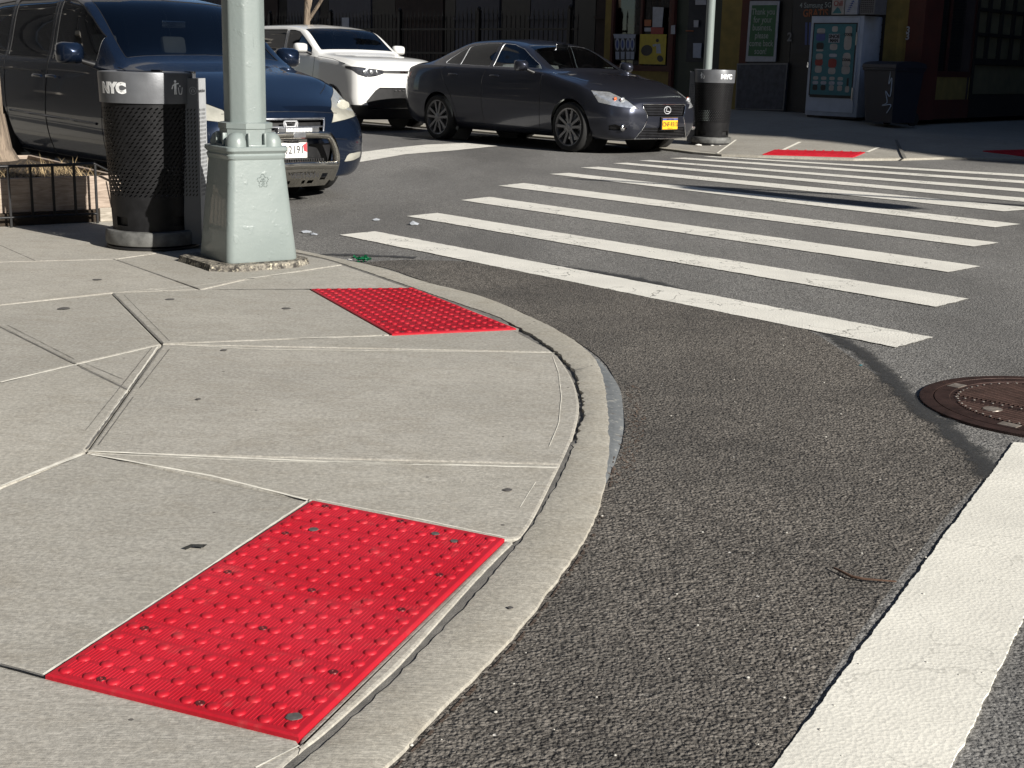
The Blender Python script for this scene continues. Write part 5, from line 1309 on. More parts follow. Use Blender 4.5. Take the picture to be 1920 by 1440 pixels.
# ---- white hatchback
def hatch():
    root = thing('parked_car', SP(-19.72, 13.93, .02), 'white boxy hatchback parked behind the graphite sedan', 'car', A_E, 'cars parked along the street')
    rows = [
     ( .84,.19,.68,.24,.76,.50,.76,.97,.66,1.055,1.085),
     ( .80,.18,.76,.24,.85,.51,.84,1.01,.72,1.10,1.125),
     ( .70,.18,.82,.25,.90,.53,.885,1.05,.76,1.135,1.16),
     ( .45,.23,.84,.30,.92,.56,.90,1.10,.78,1.175,1.20),
     ( .0,.22,.86,.30,.935,.60,.90,1.14,.78,1.205,1.23),
     (-.40,.22,.87,.30,.935,.62,.90,1.175,.79,1.245,1.27),
     (-.50,.22,.87,.30,.935,.62,.90,1.185,.82,1.28,1.31),
     (-1.15,.22,.87,.30,.935,.64,.90,1.205,.74,1.645,1.69),
     (-1.8,.22,.87,.30,.935,.65,.90,1.22,.72,1.70,1.755),
     (-2.8,.22,.87,.31,.93,.66,.89,1.24,.71,1.69,1.745),
     (-3.2,.24,.85,.33,.91,.68,.87,1.24,.70,1.62,1.68),
     (-3.38,.30,.78,.38,.86,.70,.80,1.16,.68,1.3,1.38)]
    prof = lambda z: -.035*max(0, (z-.8)/.25)**1.4 - .04*max(0, (.40-z)/.15)
    c = Car(rows, .84, -3.38, .15, .08, prof, .33, 2.57, M['white'])
    R_ = .33; wb = 2.57
    for x in (0, -wb):
        for v in ('side-', 'side+'): c.cut(-1, circle(x, R_+.01, R_+.055, 26), v, lambda p: abs(p.y) > .5)
    c.cut(1, [(-.54,.75),(-.54,-.75),(-1.13,-.69),(-1.13,.69)], 'top', lambda p: p.z > 1.0)
    w1 = [(-.66,1.265),(-.70,1.34),(-1.0,1.52),(-1.18,1.61),(-1.35,1.635),(-1.50,1.64),(-1.50,1.27)]
    w2 = [(-1.60,1.275),(-1.60,1.645),(-2.45,1.645),(-2.50,1.30)]
    w3 = [(-2.60,1.31),(-2.57,1.64),(-3.02,1.60),(-3.05,1.36)]
    for v, b in (('side-', 0), ('side+', 10)):
        for pid, p in ((3, w1), (4, w2), (5, w3)): c.cut(pid+b, p, v, lambda q: q.z > 1.15)
    hl = [(-.93,1.05),(-.70,1.025),(-.40,.99),(-.40,.94),(-.55,.895),(-.72,.875),(-.84,.92)]
    c.cut(22, hl, 'front', lambda q: q.x > .2); c.cut(23, mirror_poly(hl), 'front', lambda q: q.x > .2)
    c.cut(20, [(-.399,.99),(.399,.99),(.399,.94),(-.399,.94)], 'front', lambda q: q.x > .2)
    low = [(-.48,.71),(.48,.71),(.56,.66),(.72,.48),(.66,.36),(-.66,.36),(-.72,.48),(-.56,.66)]
    c.cut(21, low, 'front', lambda q: q.x > .2)
    c.cut(24, [(-1.0,.42),(1.0,.42),(1.0,.15),(-1.0,.15)], 'front', lambda q: q.x > .3)
    spec = {1: ('windshield', M['glass'], .004, M['black_pl'], .008), 20: ('upper_grille', M['black_pl'], .01, None, 0), 21: ('lower_grille', M['black_pl'], .03, M['satin'], .010), 24: ('lower_cladding', M['black_pl'], -.002, None, 0),
            22: ('headlight', M['dark_lens'], .003, M['black_pl'], .005), 23: ('headlight', M['dark_lens'], .003, M['black_pl'], .005)}
    for b in (0, 10):
        for k, nm in ((3, 'front_window'), (4, 'rear_door_window'), (5, 'quarter_window')): spec[k+b] = (nm, M['glass_dark'], .005, M['black_pl'], .01)
    c.split(root, spec)
    for x in (0, -wb):
        arch_liner(root, x, R_+.01, .91, R_+.057)
        for sg in (-1, 1): make_wheel(root, x, sg*.83, R_, sg, .225)
    for sg in (-1, 1):
        c.seam([(-.52,1.19),(-.55,.9),(-.6,.35)], sg, root); c.seam([(-1.55,1.63),(-1.56,1.2),(-1.6,.8),(-1.58,.33)], sg, root); c.seam([(.40,1.09),(0,1.16),(-.45,1.20)], sg, root, .004, 'hood_seam')
        ar = [(.385*math.cos(a)+0, R_+.01+.395*math.sin(a)) for a in [PI*i/14 for i in range(15)]]; c.seam(ar, sg, root, .014, 'arch_trim')
        mirror_part(root, c, -.72, 1.33, sg, M['white'], .12, .17, .16)
        for y, r_ in ((.62,.036),(.74,.03),(.52,.024)):
            p, n = c.front_pt(sg*y, .962); mb = MB(); mb.sphere(p+n*.004, r_, 12, 8, (.3,1,1)); mb.build('lamp_lens', M['hl_clear'], root, 60)
    p, n = c.front_pt(0, .968); mb = MB(); put_text(mb, 'KIA', frame((p.x+.012, 0, .968), (0,1,0), (0,0,1)), .055, .001, .001, 1.5); mb.build('lettering', M['chrome'], root)
    mb = MB()
    for k in range(5): p, n = c.front_pt(-.16+.08*k, .66); mb.box(p.x-.03,-.16+.08*k-.02,.655,p.x-.015,-.16+.08*k+.02,.668)
    mb.build('grille_studs', M['satin'], root)
    interior(root, c, -.52, -2.6, 1.27)
    return root
hatch()

# ------------------------------------------------------------------ far side of the street
FZ = ZF-.02
def fa(px, py, n=21.0): e, z = on_n(px, py, n); return e, z
STORE_E0 = -21.25; STORE_E1 = -13.47
st = thing('corner_store', SP(STORE_E0, 21.0, FZ), 'shaded corner store with yellow walls and oxblood frames across the street', 'building', A_E)
# local frame: x along the facade to the right, y into the building, z up
def LX(px, py=100, n=21.0): e, z = on_n(px, py, n); return e-STORE_E0, z-FZ
def lx(px, py=100): return LX(px, py)[0]
def lz(px, py): return LX(px, py)[1]
ROOF = 22.0
mb = MB(); 
x_d0, x_d1 = lx(1262), lx(1346)
# masses: back volume, piers, lintel band
W_ = STORE_E1-STORE_E0
mb.box(0,.9,0,W_-1.7,9,ROOF); mb.box(W_-1.7,.9,0,W_-.35,2.2,ROOF); mb.box(0,.02,2.62,W_,.9,ROOF)
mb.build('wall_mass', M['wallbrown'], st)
for a, b, z0, z1 in ((0,.20,0,2.62),(.2,lx(1256),0,lz(1200,133)),(lx(1349),lx(1386),0,2.62),(lx(1655),lx(1699),0,2.62)):
    mb = MB(); mb.box(a,.0,z0,b,.9,z1); mb.build('yellow_wall', M['yellow'], st)
for q_ in ((lx(1700),-.05,0,W_+.04,.5,2.62),(lx(1257),-.03,0,lx(1262),.3,2.62),(lx(1386),.0,0,lx(1400),.5,2.62)):
    mb = MB(); mb.box(*q_); mb.build('oxblood_pier', M['redpier'], st)
# left shop window
def shop_window(x0, x1, z0, z1, mull=()):
    mb = MB(); f = .07
    mb.box(x0,-.02,z0,x1,.12,z0+f*1.6); mb.box(x0,-.02,z1-f,x1,.12,z1); mb.box(x0,-.02,z0+f*1.6,x0+f,.12,z1-f); mb.box(x1-f,-.02,z0+f*1.6,x1,.12,z1-f)
    for m in mull: mb.box(m-.03,-.01,z0+f*1.6,m+.03,.10,z1-f)
    o = mb.build('shop_window', M['redframe'], st)
    mb = MB(); mb.box(x0+f,.04,z0+f*1.6,x1-f,.05,z1-f); mb.build('pane', M['shopglass'], o)
    mb = MB(); mb.box(x0+f,.85,z0,x1-f,.89,z1); mb.build('dark_back', M['opening'], o); return o
wx0, wx1, wz0 = .20, lx(1257), lz(1200,133)
shop_window(wx0, wx1, wz0, 2.62, (lx(1200),))
# shelves with bottles in the left window
shelf_z = [lz(1180,46), lz(1180,12)]
mb = MB()
for z in shelf_z+[lz(1180,64)]: mb.box(wx0+.1,.25,z-.03,wx1-.1,.55,z-.01)
mb.build('window_shelf', M['wallgrey'], st)
rootw = lambda x, y, z: SP(STORE_E0+x, 21.0+y, FZ+z)
bt = None; kinds = ['bottle_b', 'bottle_c', 'teal_glass', 'bottle_b']
srcs = []
for k, nm in enumerate(kinds):
    mb = MB(); mb.lathe([(0,0),(.035,0),(.037,.01),(.037,.15),(.03,.18),(.013,.21),(.013,.26),(0,.262)], 10); o = mb.build('bottle', M[nm], None, 50); srcs.append(o)
names_ = ['amber', 'clear', 'green', 'amber']
cnt = 0; rb = random.Random(2); used = set()
for zi, z in enumerate(shelf_z+[lz(1180,64)]):
    for i in range(14):
        x = wx0+.14+i*(wx1-wx0-.28)/13
        if abs(x-lx(1200)) < .06: continue
        k = 2 if zi == 2 else rb.choice([0,1,3,1]); k = 0 if k == 3 else k
        o = srcs[k] if k not in used else srcs[k].copy()
        if k in used: COL.objects.link(o)
        used.add(k); o.location = rootw(x, .38+rb.uniform(-.05,.05), z-.01)
        shelf = ['middle', 'top', 'lowest'][zi]
        tag(o, f'{names_[k]} bottle on the {shelf} shelf of the left shop window', 'bottle', f'{names_[k]} bottles on the {shelf} shop window shelf')
bpy.data.objects.remove(srcs[3])
# posters and papers on the glass
def flat(name, px4, mat, y=-.03, label=None, cat=None, th=.006, parent=None):
    P = [LX(*p) for p in px4]; mb = MB(); n = len(P)
    if parent is None:
        cx = sum(p[0] for p in P)/n; cz = min(p[1] for p in P)
        mb.add([(p[0]-cx, 0, p[1]-cz) for p in P]+[(p[0]-cx, th, p[1]-cz) for p in P], [tuple(range(n)), tuple(range(n, 2*n))[::-1]]+[(i, (i+1) % n, n+(i+1) % n, n+i) for i in range(n)])
        o = mb.build(name, M[mat] if isinstance(mat, str) else mat); o.location = rootw(cx, y, cz); o.rotation_euler.z = A_E; tag(o, label, cat); o['_c'] = (cx, cz); return o, cx, cz
def deco(parent, cx, cz, shapes, mat, name, y=-.004):
    """shapes: list of pixel polygons drawn on the poster parent"""
    mb = MB()
    for s in shapes:
        P = [LX(*p) for p in s]; mb.poly([(p[0]-cx, y, p[1]-cz) for p in P])
    return mb.build(name, M[mat], parent)
def ell(cx, cy, rx, ry, rot=0, n=20): return [(cx+rx*math.cos(a)*math.cos(rot)-ry*math.sin(a)*math.sin(rot), cy+rx*math.cos(a)*math.sin(rot)+ry*math.sin(a)*math.cos(rot)) for a in [2*PI*i/n for i in range(n)]]
def txt(parent, cx, cz, s, px, py, size, mat, name='lettering', bold=0, sx=1, y=-.005):
    X, Z = LX(px, py); mb = MB(); put_text(mb, s, frame((X-cx, y, Z-cz), (1,0,0), (0,0,1)), size, .001, bold, sx); return mb.build(name, M[mat], parent)
o, cx, cz = flat('poster', [(1152,63),(1195,64),(1194,96),(1190,113),(1157,113)], 'shutter', -.035, 'blue and white poster of drink bottles on the left shop window', 'poster')
deco(o, cx, cz, [[(1152.5,64),(1194.5,64.5),(1193,72),(1154,72)]], 'wposter', 'print')
for bx in (1160, 1170, 1180, 1188): deco(o, cx, cz, [ell(bx, 83, 4.1, 12), [(bx-3.6,97),(bx+3.6,97),(bx+3.2,111),(bx-3.2,111)]], 'wposter', 'print', -.005); deco(o, cx, cz, [ell(bx, 83, 2.2, 8)], 'blue_print', 'print', -.007)
o, cx, cz = flat('poster', [(1202.5,64),(1252,64.5),(1249,121),(1200,120)], 'yposter', -.035, 'yellow poster with a black oval badge on the left shop window', 'poster')
deco(o, cx, cz, [ell(1215, 94.5, 11, 10, -.6), ell(1240, 110, 5.5, 6.5, -.5)], 'black_print', 'print'); deco(o, cx, cz, [[(1233,83),(1240,82),(1242,100),(1233,100)], [(1226,84),(1233,82),(1233,86),(1227,88)]], 'wposter', 'print'); deco(o, cx, cz, [ell(1235, 76, 3, 3.4)], 'black_print', 'print')
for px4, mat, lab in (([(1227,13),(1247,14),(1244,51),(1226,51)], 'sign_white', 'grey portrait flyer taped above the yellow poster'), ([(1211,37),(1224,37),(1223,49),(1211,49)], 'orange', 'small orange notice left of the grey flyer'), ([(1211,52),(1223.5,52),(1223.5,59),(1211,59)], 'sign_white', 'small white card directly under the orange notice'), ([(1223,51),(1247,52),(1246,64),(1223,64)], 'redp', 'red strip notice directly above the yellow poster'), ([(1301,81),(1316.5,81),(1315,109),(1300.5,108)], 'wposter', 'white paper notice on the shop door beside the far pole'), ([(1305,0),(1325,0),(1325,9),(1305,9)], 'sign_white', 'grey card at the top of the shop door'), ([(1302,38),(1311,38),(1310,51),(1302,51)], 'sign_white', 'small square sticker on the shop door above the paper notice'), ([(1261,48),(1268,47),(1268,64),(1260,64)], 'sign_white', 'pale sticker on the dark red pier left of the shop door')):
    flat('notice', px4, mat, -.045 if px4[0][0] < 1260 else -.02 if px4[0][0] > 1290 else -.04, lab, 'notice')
# door
mb = MB(); mb.box(lx(1262)+.01,.05,0,lx(1346),.12,2.62); d = mb.build('shop_door', M['darkgreen'], st)
mb = MB(); mb.box(lx(1285),.03,.9,lx(1318),.05,2.4); mb.build('door_pane', M['winpane'], d)
mb = MB(); mb.tube([rv for rv in [(lx(1284),.0,lz(1284,58)),(lx(1298),.0,lz(1298,58))]], .012, 6); mb.build('door_handle', M['orange'], d)
# right window with sign, board below
mb = MB(); mb.box(lx(1400),.04,lz(1420,118),lx(1478),.10,2.62); mb.build('dark_window', M['opening'], st)
mb = MB(); mb.box(lx(1400)-.02,-.01,0,lx(1478),.3,lz(1420,118)); mb.build('lower_wall', M['board'], st)
o, cx, cz = flat('sign', [(1408,2),(1463,2),(1455.5,115.5),(1399.5,115.5)], 'sign_white', -.03, 'green shop sign reading Thank you for your business, please come back soon', 'sign', .02)
deco(o, cx, cz, [[(1412,10),(1459,9.5),(1452,106),(1404.5,105)]], 'sign_green', 'green_panel', -.003)
for i, s_ in enumerate(['Thank you', 'for your', 'business,', 'please', 'come back', 'soon!']): txt(o, cx, cz, s_, 1433.5-i*1.1, 22.5+i*14.8, .165, 'pale_txt', bold=.0008, sx=.80)
o, cx, cz = flat('panel_board', [(1384,119),(1479,118.5),(1471,207),(1380,205)], 'frameline', -.035, 'dark scuffed board panel leaning under the green sign', 'board', .015)
deco(o, cx, cz, [[(1386,121.5),(1477,121),(1469,205),(1382,203)]], 'board', 'face', -.004)
# shutter bay with phone poster
mb = MB(); mb.box(lx(1478),.05,0,lx(1655),.14,2.62)
for k in range(20): z = .1+k*.125; mb.box(lx(1478),.035,z,lx(1655),.05,z+.02)
mb.build('dark_shutter', M['shutter'], st)
o, cx, cz = flat('poster', [(1488,-30),(1560,-30),(1552,103),(1481,101)], 'shutter', .02, 'dark phone offer poster reading 4 Samsung 5G GRATIS behind the ice cabinet', 'poster')
o['label'] = 'dark poster offering four free 5G phones, behind the white cabinet'
txt(o, cx, cz, '4 Samsung 5G', 1528, 10, .13, 'pale_txt', bold=.001, sx=.95); txt(o, cx, cz, 'GRATIS', 1528, 25, .19, 'orange', bold=.004, sx=.9)
deco(o, cx, cz, [[(1509,42),(1513,42),(1512,84),(1508,84)], [(1516,42),(1520,42),(1519,84),(1515,84)]], 'blue_print', 'print')
for a_, b_, y_ in ((1478, 20, -.0), ): pass
mb = MB(); 
for zz, pxx in ((57, 1706), (69, 1705)):
    X, Z = LX(pxx, zz); put_text(mb, '3', frame((X, -.056, Z), (1,0,0), (0,0,1)), .16, .003, .004)
mb.build('house_number', M['sign_white'], st)
mb = MB()
X, Z = LX(1481, 70); put_text(mb, '2', frame((X, -.01, Z), (1,0,0), (0,0,1)), .22, .003, .006); mb.build('house_number', M['frameline'], st)
# second face of the store, turned away along the side street
a2 = F2A-A_E                                                   # its angle in the local frame
T2m = Matrix.Translation((W_, 0, 0))@Matrix.Rotation(a2, 4, 'Z')
def box2(mb, x0, y0, z0, x1, y1, z1): mb.T = T2m; mb.box(x0, y0, z0, x1, y1, z1); mb.T = Matrix()
mb = MB(); box2(mb, .06,.02,.34,2.3,.5,.74); box2(mb, .06,.02,.74,.22,.5,2.62); mb.build('yellow_side_wall', M['yellow'], st)
mb = MB(); box2(mb, .06,.0,0,2.3,.5,.34); mb.build('oxblood_base', M['redpier'], st)
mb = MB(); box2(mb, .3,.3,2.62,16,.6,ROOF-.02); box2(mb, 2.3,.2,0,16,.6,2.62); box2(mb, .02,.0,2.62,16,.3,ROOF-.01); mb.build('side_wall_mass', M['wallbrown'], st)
mb = MB(); box2(mb, .22,.01,.74,2.3,.12,.84); box2(mb, .22,.01,.84,.30,.12,2.62); box2(mb, 2.2,.01,.84,2.3,.12,2.62); box2(mb, 1.2,.03,.84,1.26,.12,2.62); sw = mb.build('side_window', M['redframe'], st)
mb = MB(); box2(mb, .30,.06,.84,2.2,.07,2.62); mb.build('pane', M['shopglass'], sw)
for k, mt in enumerate(['blue_print','darkgreen','bottle_c','blue_print','teal_glass','blue_print','shutter','bottle_c','blue_print']):
    mb = MB(); box2(mb, .34+.205*k,.16,.88,.34+.205*k+.15,.18,1.4+.9*((k*37) % 10)/10); mb.build('display_strip', M[mt], sw)
gt = MB(); box2(gt, 2.32,.0,0,2.42,.2,2.62); box2(gt, 2.42,.02,.0,9,.12,.42); box2(gt, 2.42,.02,.98,9,.12,1.08)
for z in (1.50, 1.95, 2.4): box2(gt, 2.42,.02,z,9,.10,z+.05)
for k in range(9): x = 2.95+.62*k; box2(gt, x,.02,1.08,x+.10,.10,2.62)
g_ = gt.build('side_gate', M['gateframe'], st)
mb = MB()
for r_ in range(4):
    for k in range(9):
        x = 2.44+.62*k; z = [1.09,1.56,2.01,2.46][r_]; z1 = [1.49,1.94,2.39,2.6][r_]; box2(mb, x,.07,z,x+.50,.09,z1)
box2(mb, 2.44,.07,.43,9,.09,.97); mb.build('dusty_panes', M['gatepane'], g_)

# white cabinet with sticker door (stands in front of the shutter)
cp0, cp1 = LX(1509,211,20.4), LX(1597,214,20.4)
ce0, ce1 = on_n(1509,211,20.4)[0], on_n(1598,214,20.4)[0]
cabz = far_z(SP(ce0,20.4)); cab_h = on_n(1524,30,20.4)[1]-cabz
cab = thing('merchandise_cabinet', SP(ce0, 20.4, cabz), 'tall white metal cabinet with a teal bottle poster on its door', 'cabinet', A_E+R(3))
cw = ce1-ce0+.05
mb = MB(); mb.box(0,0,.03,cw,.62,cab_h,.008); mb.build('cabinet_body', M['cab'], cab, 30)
mb = MB(); mb.box(.03,.03,0,cw-.03,.6,.03); mb.box(-.005,-.005,cab_h,cw+.005,.625,cab_h+.02); mb.build('cabinet_trim', M['black_pl'], cab)
mb = MB(); mb.box(.025,-.018,.10,cw-.075,-.001,cab_h-.03,.004); dr_ = mb.build('door', M['cab'], cab)
pw0, pw1, pz0, pz1 = .09, cw-.13, .40, cab_h-.14
mb = MB(); mb.box(pw0,-.024,pz0,pw1,-.019,pz1); po = mb.build('door_poster', M['teal'], cab)
mb = MB(); mb.box(pw0-.02,-.027,pz0-.02,pw0,-.018,pz1+.02); mb.box(pw1,-.027,pz0-.02,pw1+.02,-.018,pz1+.02); mb.box(pw0,-.027,pz0-.05,pw1,-.018,pz0); mb.box(pw0,-.027,pz1,pw1,-.018,pz1+.02); mb.build('poster_frame', M['black_pl'], po)
def pr(x, z, w__, h__, mat, y=-.0255):                      # print on the poster in fractions
    mb = MB(); X = pw0+(pw1-pw0)*x; Z = pz0+(pz1-pz0)*z; ww = (pw1-pw0)*w__/2; hh = (pz1-pz0)*h__/2
    mb.poly([(X+ww*math.copysign(abs(math.cos(a))**.6, math.cos(a)), y, Z+hh*math.copysign(abs(math.sin(a))**.6, math.sin(a))) for a in [2*PI*i/20 for i in range(20)]]); mb.build('print', M[mat], po)
for (x, z, w__, h__, mat) in [(.17,.90,.2,.08,'cream'),(.17,.82,.22,.12,'blue_print'),(.17,.69,.18,.10,'black_print'),(.17,.63,.18,.03,'cream'),(.5,.93,.14,.08,'cream'),(.5,.68,.18,.09,'cream'),(.83,.90,.16,.14,'cream'),(.83,.74,.18,.2,'cream'),(.17,.54,.17,.09,'cream'),(.17,.46,.19,.10,'redp'),(.17,.36,.17,.10,'cream'),(.5,.56,.19,.05,'sign_white'),(.5,.45,.2,.13,'redp'),(.5,.34,.18,.09,'cream'),(.83,.50,.19,.2,'cream'),(.83,.36,.2,.12,'cream')]: pr(x, z, w__, h__, mat)
for k in range(4):
    pr(.12+.2*k, .235, .13, .05, 'cream'); pr(.12+.2*k, .17, .14, .05, 'sign_white'); pr(.12+.2*k, .10, .12, .08, 'black_print' if k < 2 else 'cream')
pr(.9, .19, .05, .12, 'black_print'); pr(.9, .09, .10, .09, 'cream')
mb = MB()
X, Z = pw0+(pw1-pw0)*.5, pz0+(pz1-pz0)*.80; mb.box(X-.115,-.029,Z-.075,X+.115,-.026,Z+.075); mb.build('sticker', M['sign_white'], po)
mb = MB(); put_text(mb, 'SNOE', frame((X, -.0305, Z+.03), (1,0,0), (0,0,1)), .085, .001, .004); put_text(mb, 'MAN', frame((X, -.0305, Z-.04), (1,0,0), (0,0,1)), .075, .001, .004)
put_text(mb, 'COOL', frame((pw0+(pw1-pw0)*.83, -.0305, pz0+(pz1-pz0)*.855), (1,0,0), (0,0,1)), .06, .001, .002); put_text(mb, 'COOL', frame((pw0+(pw1-pw0)*.83, -.0305, pz0+(pz1-pz0)*.50), (1,0,0), (0,0,1)), .06, .001, .002)
mb.build('lettering', M['black_print'], po)
mb = MB(); mb.box(.005,-.045,cab_h*.49,.035,-.0,cab_h*.49+.10,.004); mb.build('door_handle', M['chrome'], cab)
for z in (.32, cab_h-.5):
    mb = MB(); mb.box(cw-.12,-.035,z,cw-.09,-.0,z+.22,.004); mb.build('hinge', M['satin'], cab)
# cartons stacked on the cabinet
def carton(px0, px1, lab, mat, lines=None, y=0, hgt=.30):
    e0, e1 = on_n(px0,20,20.4)[0], on_n(px1,20,20.4)[0]
    t = thing('carton', SP(e0, 20.4+y, cabz+cab_h+.02), lab, 'carton', A_E)
    mb = MB(); mb.box(0,0,0,e1-e0-.01,.35,hgt,.004); mb.build('box', M[mat], t)
    if lines: 
        mb = MB(); put_text(mb, lines, frame(((e1-e0)/2, -.003, hgt*.62), (1,0,0), (0,0,1)), .13, .001, .002, .8); mb.build('lettering', M['redp' if lines else 'blue_print'], t)
        mb = MB(); mb.poly([(.02,-.002,.02),(e1-e0-.05,-.002,.02),(e1-e0-.10,-.002,.10),(.12,-.002,.13)]); mb.build('print', M['teal'], t)
    else:
        mb = MB()
        for k in range(6): mb.poly([(.02+.02*k,-.002,.04+.035*k),(.10+.02*k,-.002,.05+.03*k),(.09+.015*k,-.002,.065+.035*k)])
        mb.build('print', M['blue_print'], t)
    return t
carton(1559, 1583, 'pale carton reading Chill on top of the white cabinet', 'cream', 'Chill')
carton(1584, 1608, 'carton with blue drawing between the Chill carton and the grey crate', 'sign_white')
t = thing('crate', SP(on_n(1611,20,20.4)[0], 20.42, cabz+cab_h+.02), 'blue grey plastic crate at the right end of the white cabinet top', 'crate', A_E)
mb = MB(); w3_ = .20; mb.box(0,0,0,w3_+.1,.35,.30,.006); mb.build('crate_body', M['frameline'], t)
mb = MB()
for r_ in range(8):
    for k in range(7): mb.box(.02+k*.038,-.004,.03+r_*.032,.045+k*.038,-.001,.048+r_*.032)
mb.build('holes', M['black_pl'], t)
# wheelie bin
be0 = on_n(1616,222,20.1)[0]; be1 = on_n(1690,222,20.1)[0]; bz = far_z(SP(be0,20.1))
wbn = thing('wheelie_bin', SP((be0+be1)/2, 20.35, bz), 'dark wheeled rubbish bin with white graffiti beside the white cabinet', 'wheelie bin', A_E+R(-12))
mb = MB(); hw = (be1-be0)/2-.02; H_ = on_n(1650,113,20.2)[1]-bz
b_, t_ = hw*.86, hw*1.0
mb.add([(-b_,-.26,.06),(b_,-.26,.06),(b_,.26,.06),(-b_,.26,.06),(-t_,-.33,H_-.14),(t_,-.33,H_-.14),(t_,.33,H_-.14),(-t_,.33,H_-.14)], [(0,3,2,1),(4,5,6,7),(0,1,5,4),(1,2,6,5),(2,3,7,6),(3,0,4,7)])
mb.box(-t_-.02,-.35,H_-.17,t_+.02,.35,H_-.12,.01); mb.build('bin_body', M['bin'], wbn, 30)
mb = MB(); n_ = 10; vs = []
for i in range(n_+1):
    a = PI*i/n_; yy = -.36*math.cos(a); zz = H_-.12+.11*math.sin(a)**.6
    vs += [(-t_-.03, yy, zz), (t_+.03, yy, zz)]
mb.add(vs, [(2*i, 2*i+1, 2*i+3, 2*i+2) for i in range(n_)]+[tuple(2*i for i in range(n_+1)), tuple(2*i+1 for i in range(n_, -1, -1))]); mb.build('lid', M['bin'], wbn, 30)
for sg in (-1, 1):
    mb = MB(); mb.T = Matrix.Translation((sg*(b_-.02), .24, .12))@Matrix.Rotation(R(90), 4, 'Y'); mb.lathe([(0,-.02),(.12,-.02),(.12,.02),(0,.02)], 18); mb.build('wheel', M['rubber'], wbn, 40)
mb = MB(); gp = smooth_path([(.10,-.30,.78),(.22,-.318,.92),(.20,-.31,.70),(.26,-.315,.80),(.24,-.30,.50),(.14,-.30,.58),(.18,-.29,.40),(.08,-.285,.34),(.26,-.285,.36),(.18,-.28,.22)], 5)
mb.tube([(p.x*hw/.33, p.y-.002, p.z) for p in gp], .009, 5); mb.build('graffiti', M['graffiti'], wbn)
# far pole
pp_ = far_pts([(1329,262)])[0]; 
t = thing('street_pole', (pp_.x+.02, pp_.y+.75, far_z(pp_+Vector((0,.75,0)))), 'round pale green pole standing behind the far litter bin', 'street pole')
mb = MB(); mb.lathe([(.11,0),(.11,.02),(.075,.03),(.07,.4),(.068,3),(.06,6)], 20); mb.T = Matrix(); mb.build('pole_shaft', M['pole'], t, 40)
mb = MB(); mb.lathe([(0,0),(.15,0),(.15,.02),(0,.02)], 16); mb.build('base_flange', M['pole'], t, 40)

# spiked fence and the wall behind it
fe0, fe1 = -46.0, -21.35; fn = 20.3; fz0 = .33
ft = thing('spiked_fence', SP(fe0, fn, fz0), 'tall black spiked iron fence behind the parked cars', 'fence', A_E)
L_ = fe1-fe0; ph_ = on_n(1075,18,fn)[1]-fz0
mb = MB(); k = 0; x = 0
while x < L_:
    big_ = (k % 18 == 0)
    hh = ph_-.1+(.06 if (k//9) % 3 == 0 else 0)
    mb.box(x-.010,-.010,0,x+.010,.010,hh)
    s = .030; mb.add([(x-s,-.004,hh),(x+s,-.004,hh),(x,0,hh+.15),(x,.004,hh),(x,0,hh-.05)], [(0,1,2),(0,2,3),(1,3,2),(0,4,1)])
    x += .155; k += 1
mb.build('pickets', M['black_iron'], ft)
for z in (.12, 1.55, 1.0): mb = MB(); mb.box(0,-.02,z,L_,.02,z+.045); mb.build('rail', M['black_iron'], ft)
for k in range(9): mb = MB(); x = k*3.05; mb.box(x-.045,-.045,0,x+.045,.045,ph_+.02); mb.sphere((x,0,ph_+.06), .05, 8, 6); mb.build('post', M['black_iron'], ft)
t = thing('row_house', SP(-52, 24.5, ZF-.05), 'shaded row house wall with pale siding bays behind the spiked fence', 'building', A_E)
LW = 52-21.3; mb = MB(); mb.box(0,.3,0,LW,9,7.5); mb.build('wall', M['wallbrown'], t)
x = .3; k = 0; rr_ = random.Random(4)
while x < LW-1:
    wdt = rr_.choice([1.9,2.3,1.6]); mb = MB(); mb.box(x,.18,.3,x+wdt,.31,4.2); mb.box(x-.04,.12,1.95,x+wdt+.04,.18,2.02); mb.build('siding_bay', M['wallgrey' if k % 3 else 'wallbrown'], t)
    g = rr_.choice([.6,.9,1.3]); mb = MB(); mb.box(x+wdt+.08,.2,.0,x+wdt+g-.05,.31,2.9); mb.build('doorway', M['opening'], t); x += wdt+g; k += 1
x_s = on_n(650,42,fn)[0]-fe0
o = MB(); o.box(-.16,-.012,-.12,.16,.0,.12); o = o.build('notice', M['wposter'], None, None); o.location = SP(fe0+x_s, fn-.03, on_n(650,42,fn)[1]); o.rotation_euler.z = A_E; tag(o, 'small pale blue notice wired to the spiked fence above the white hatchback', 'notice')

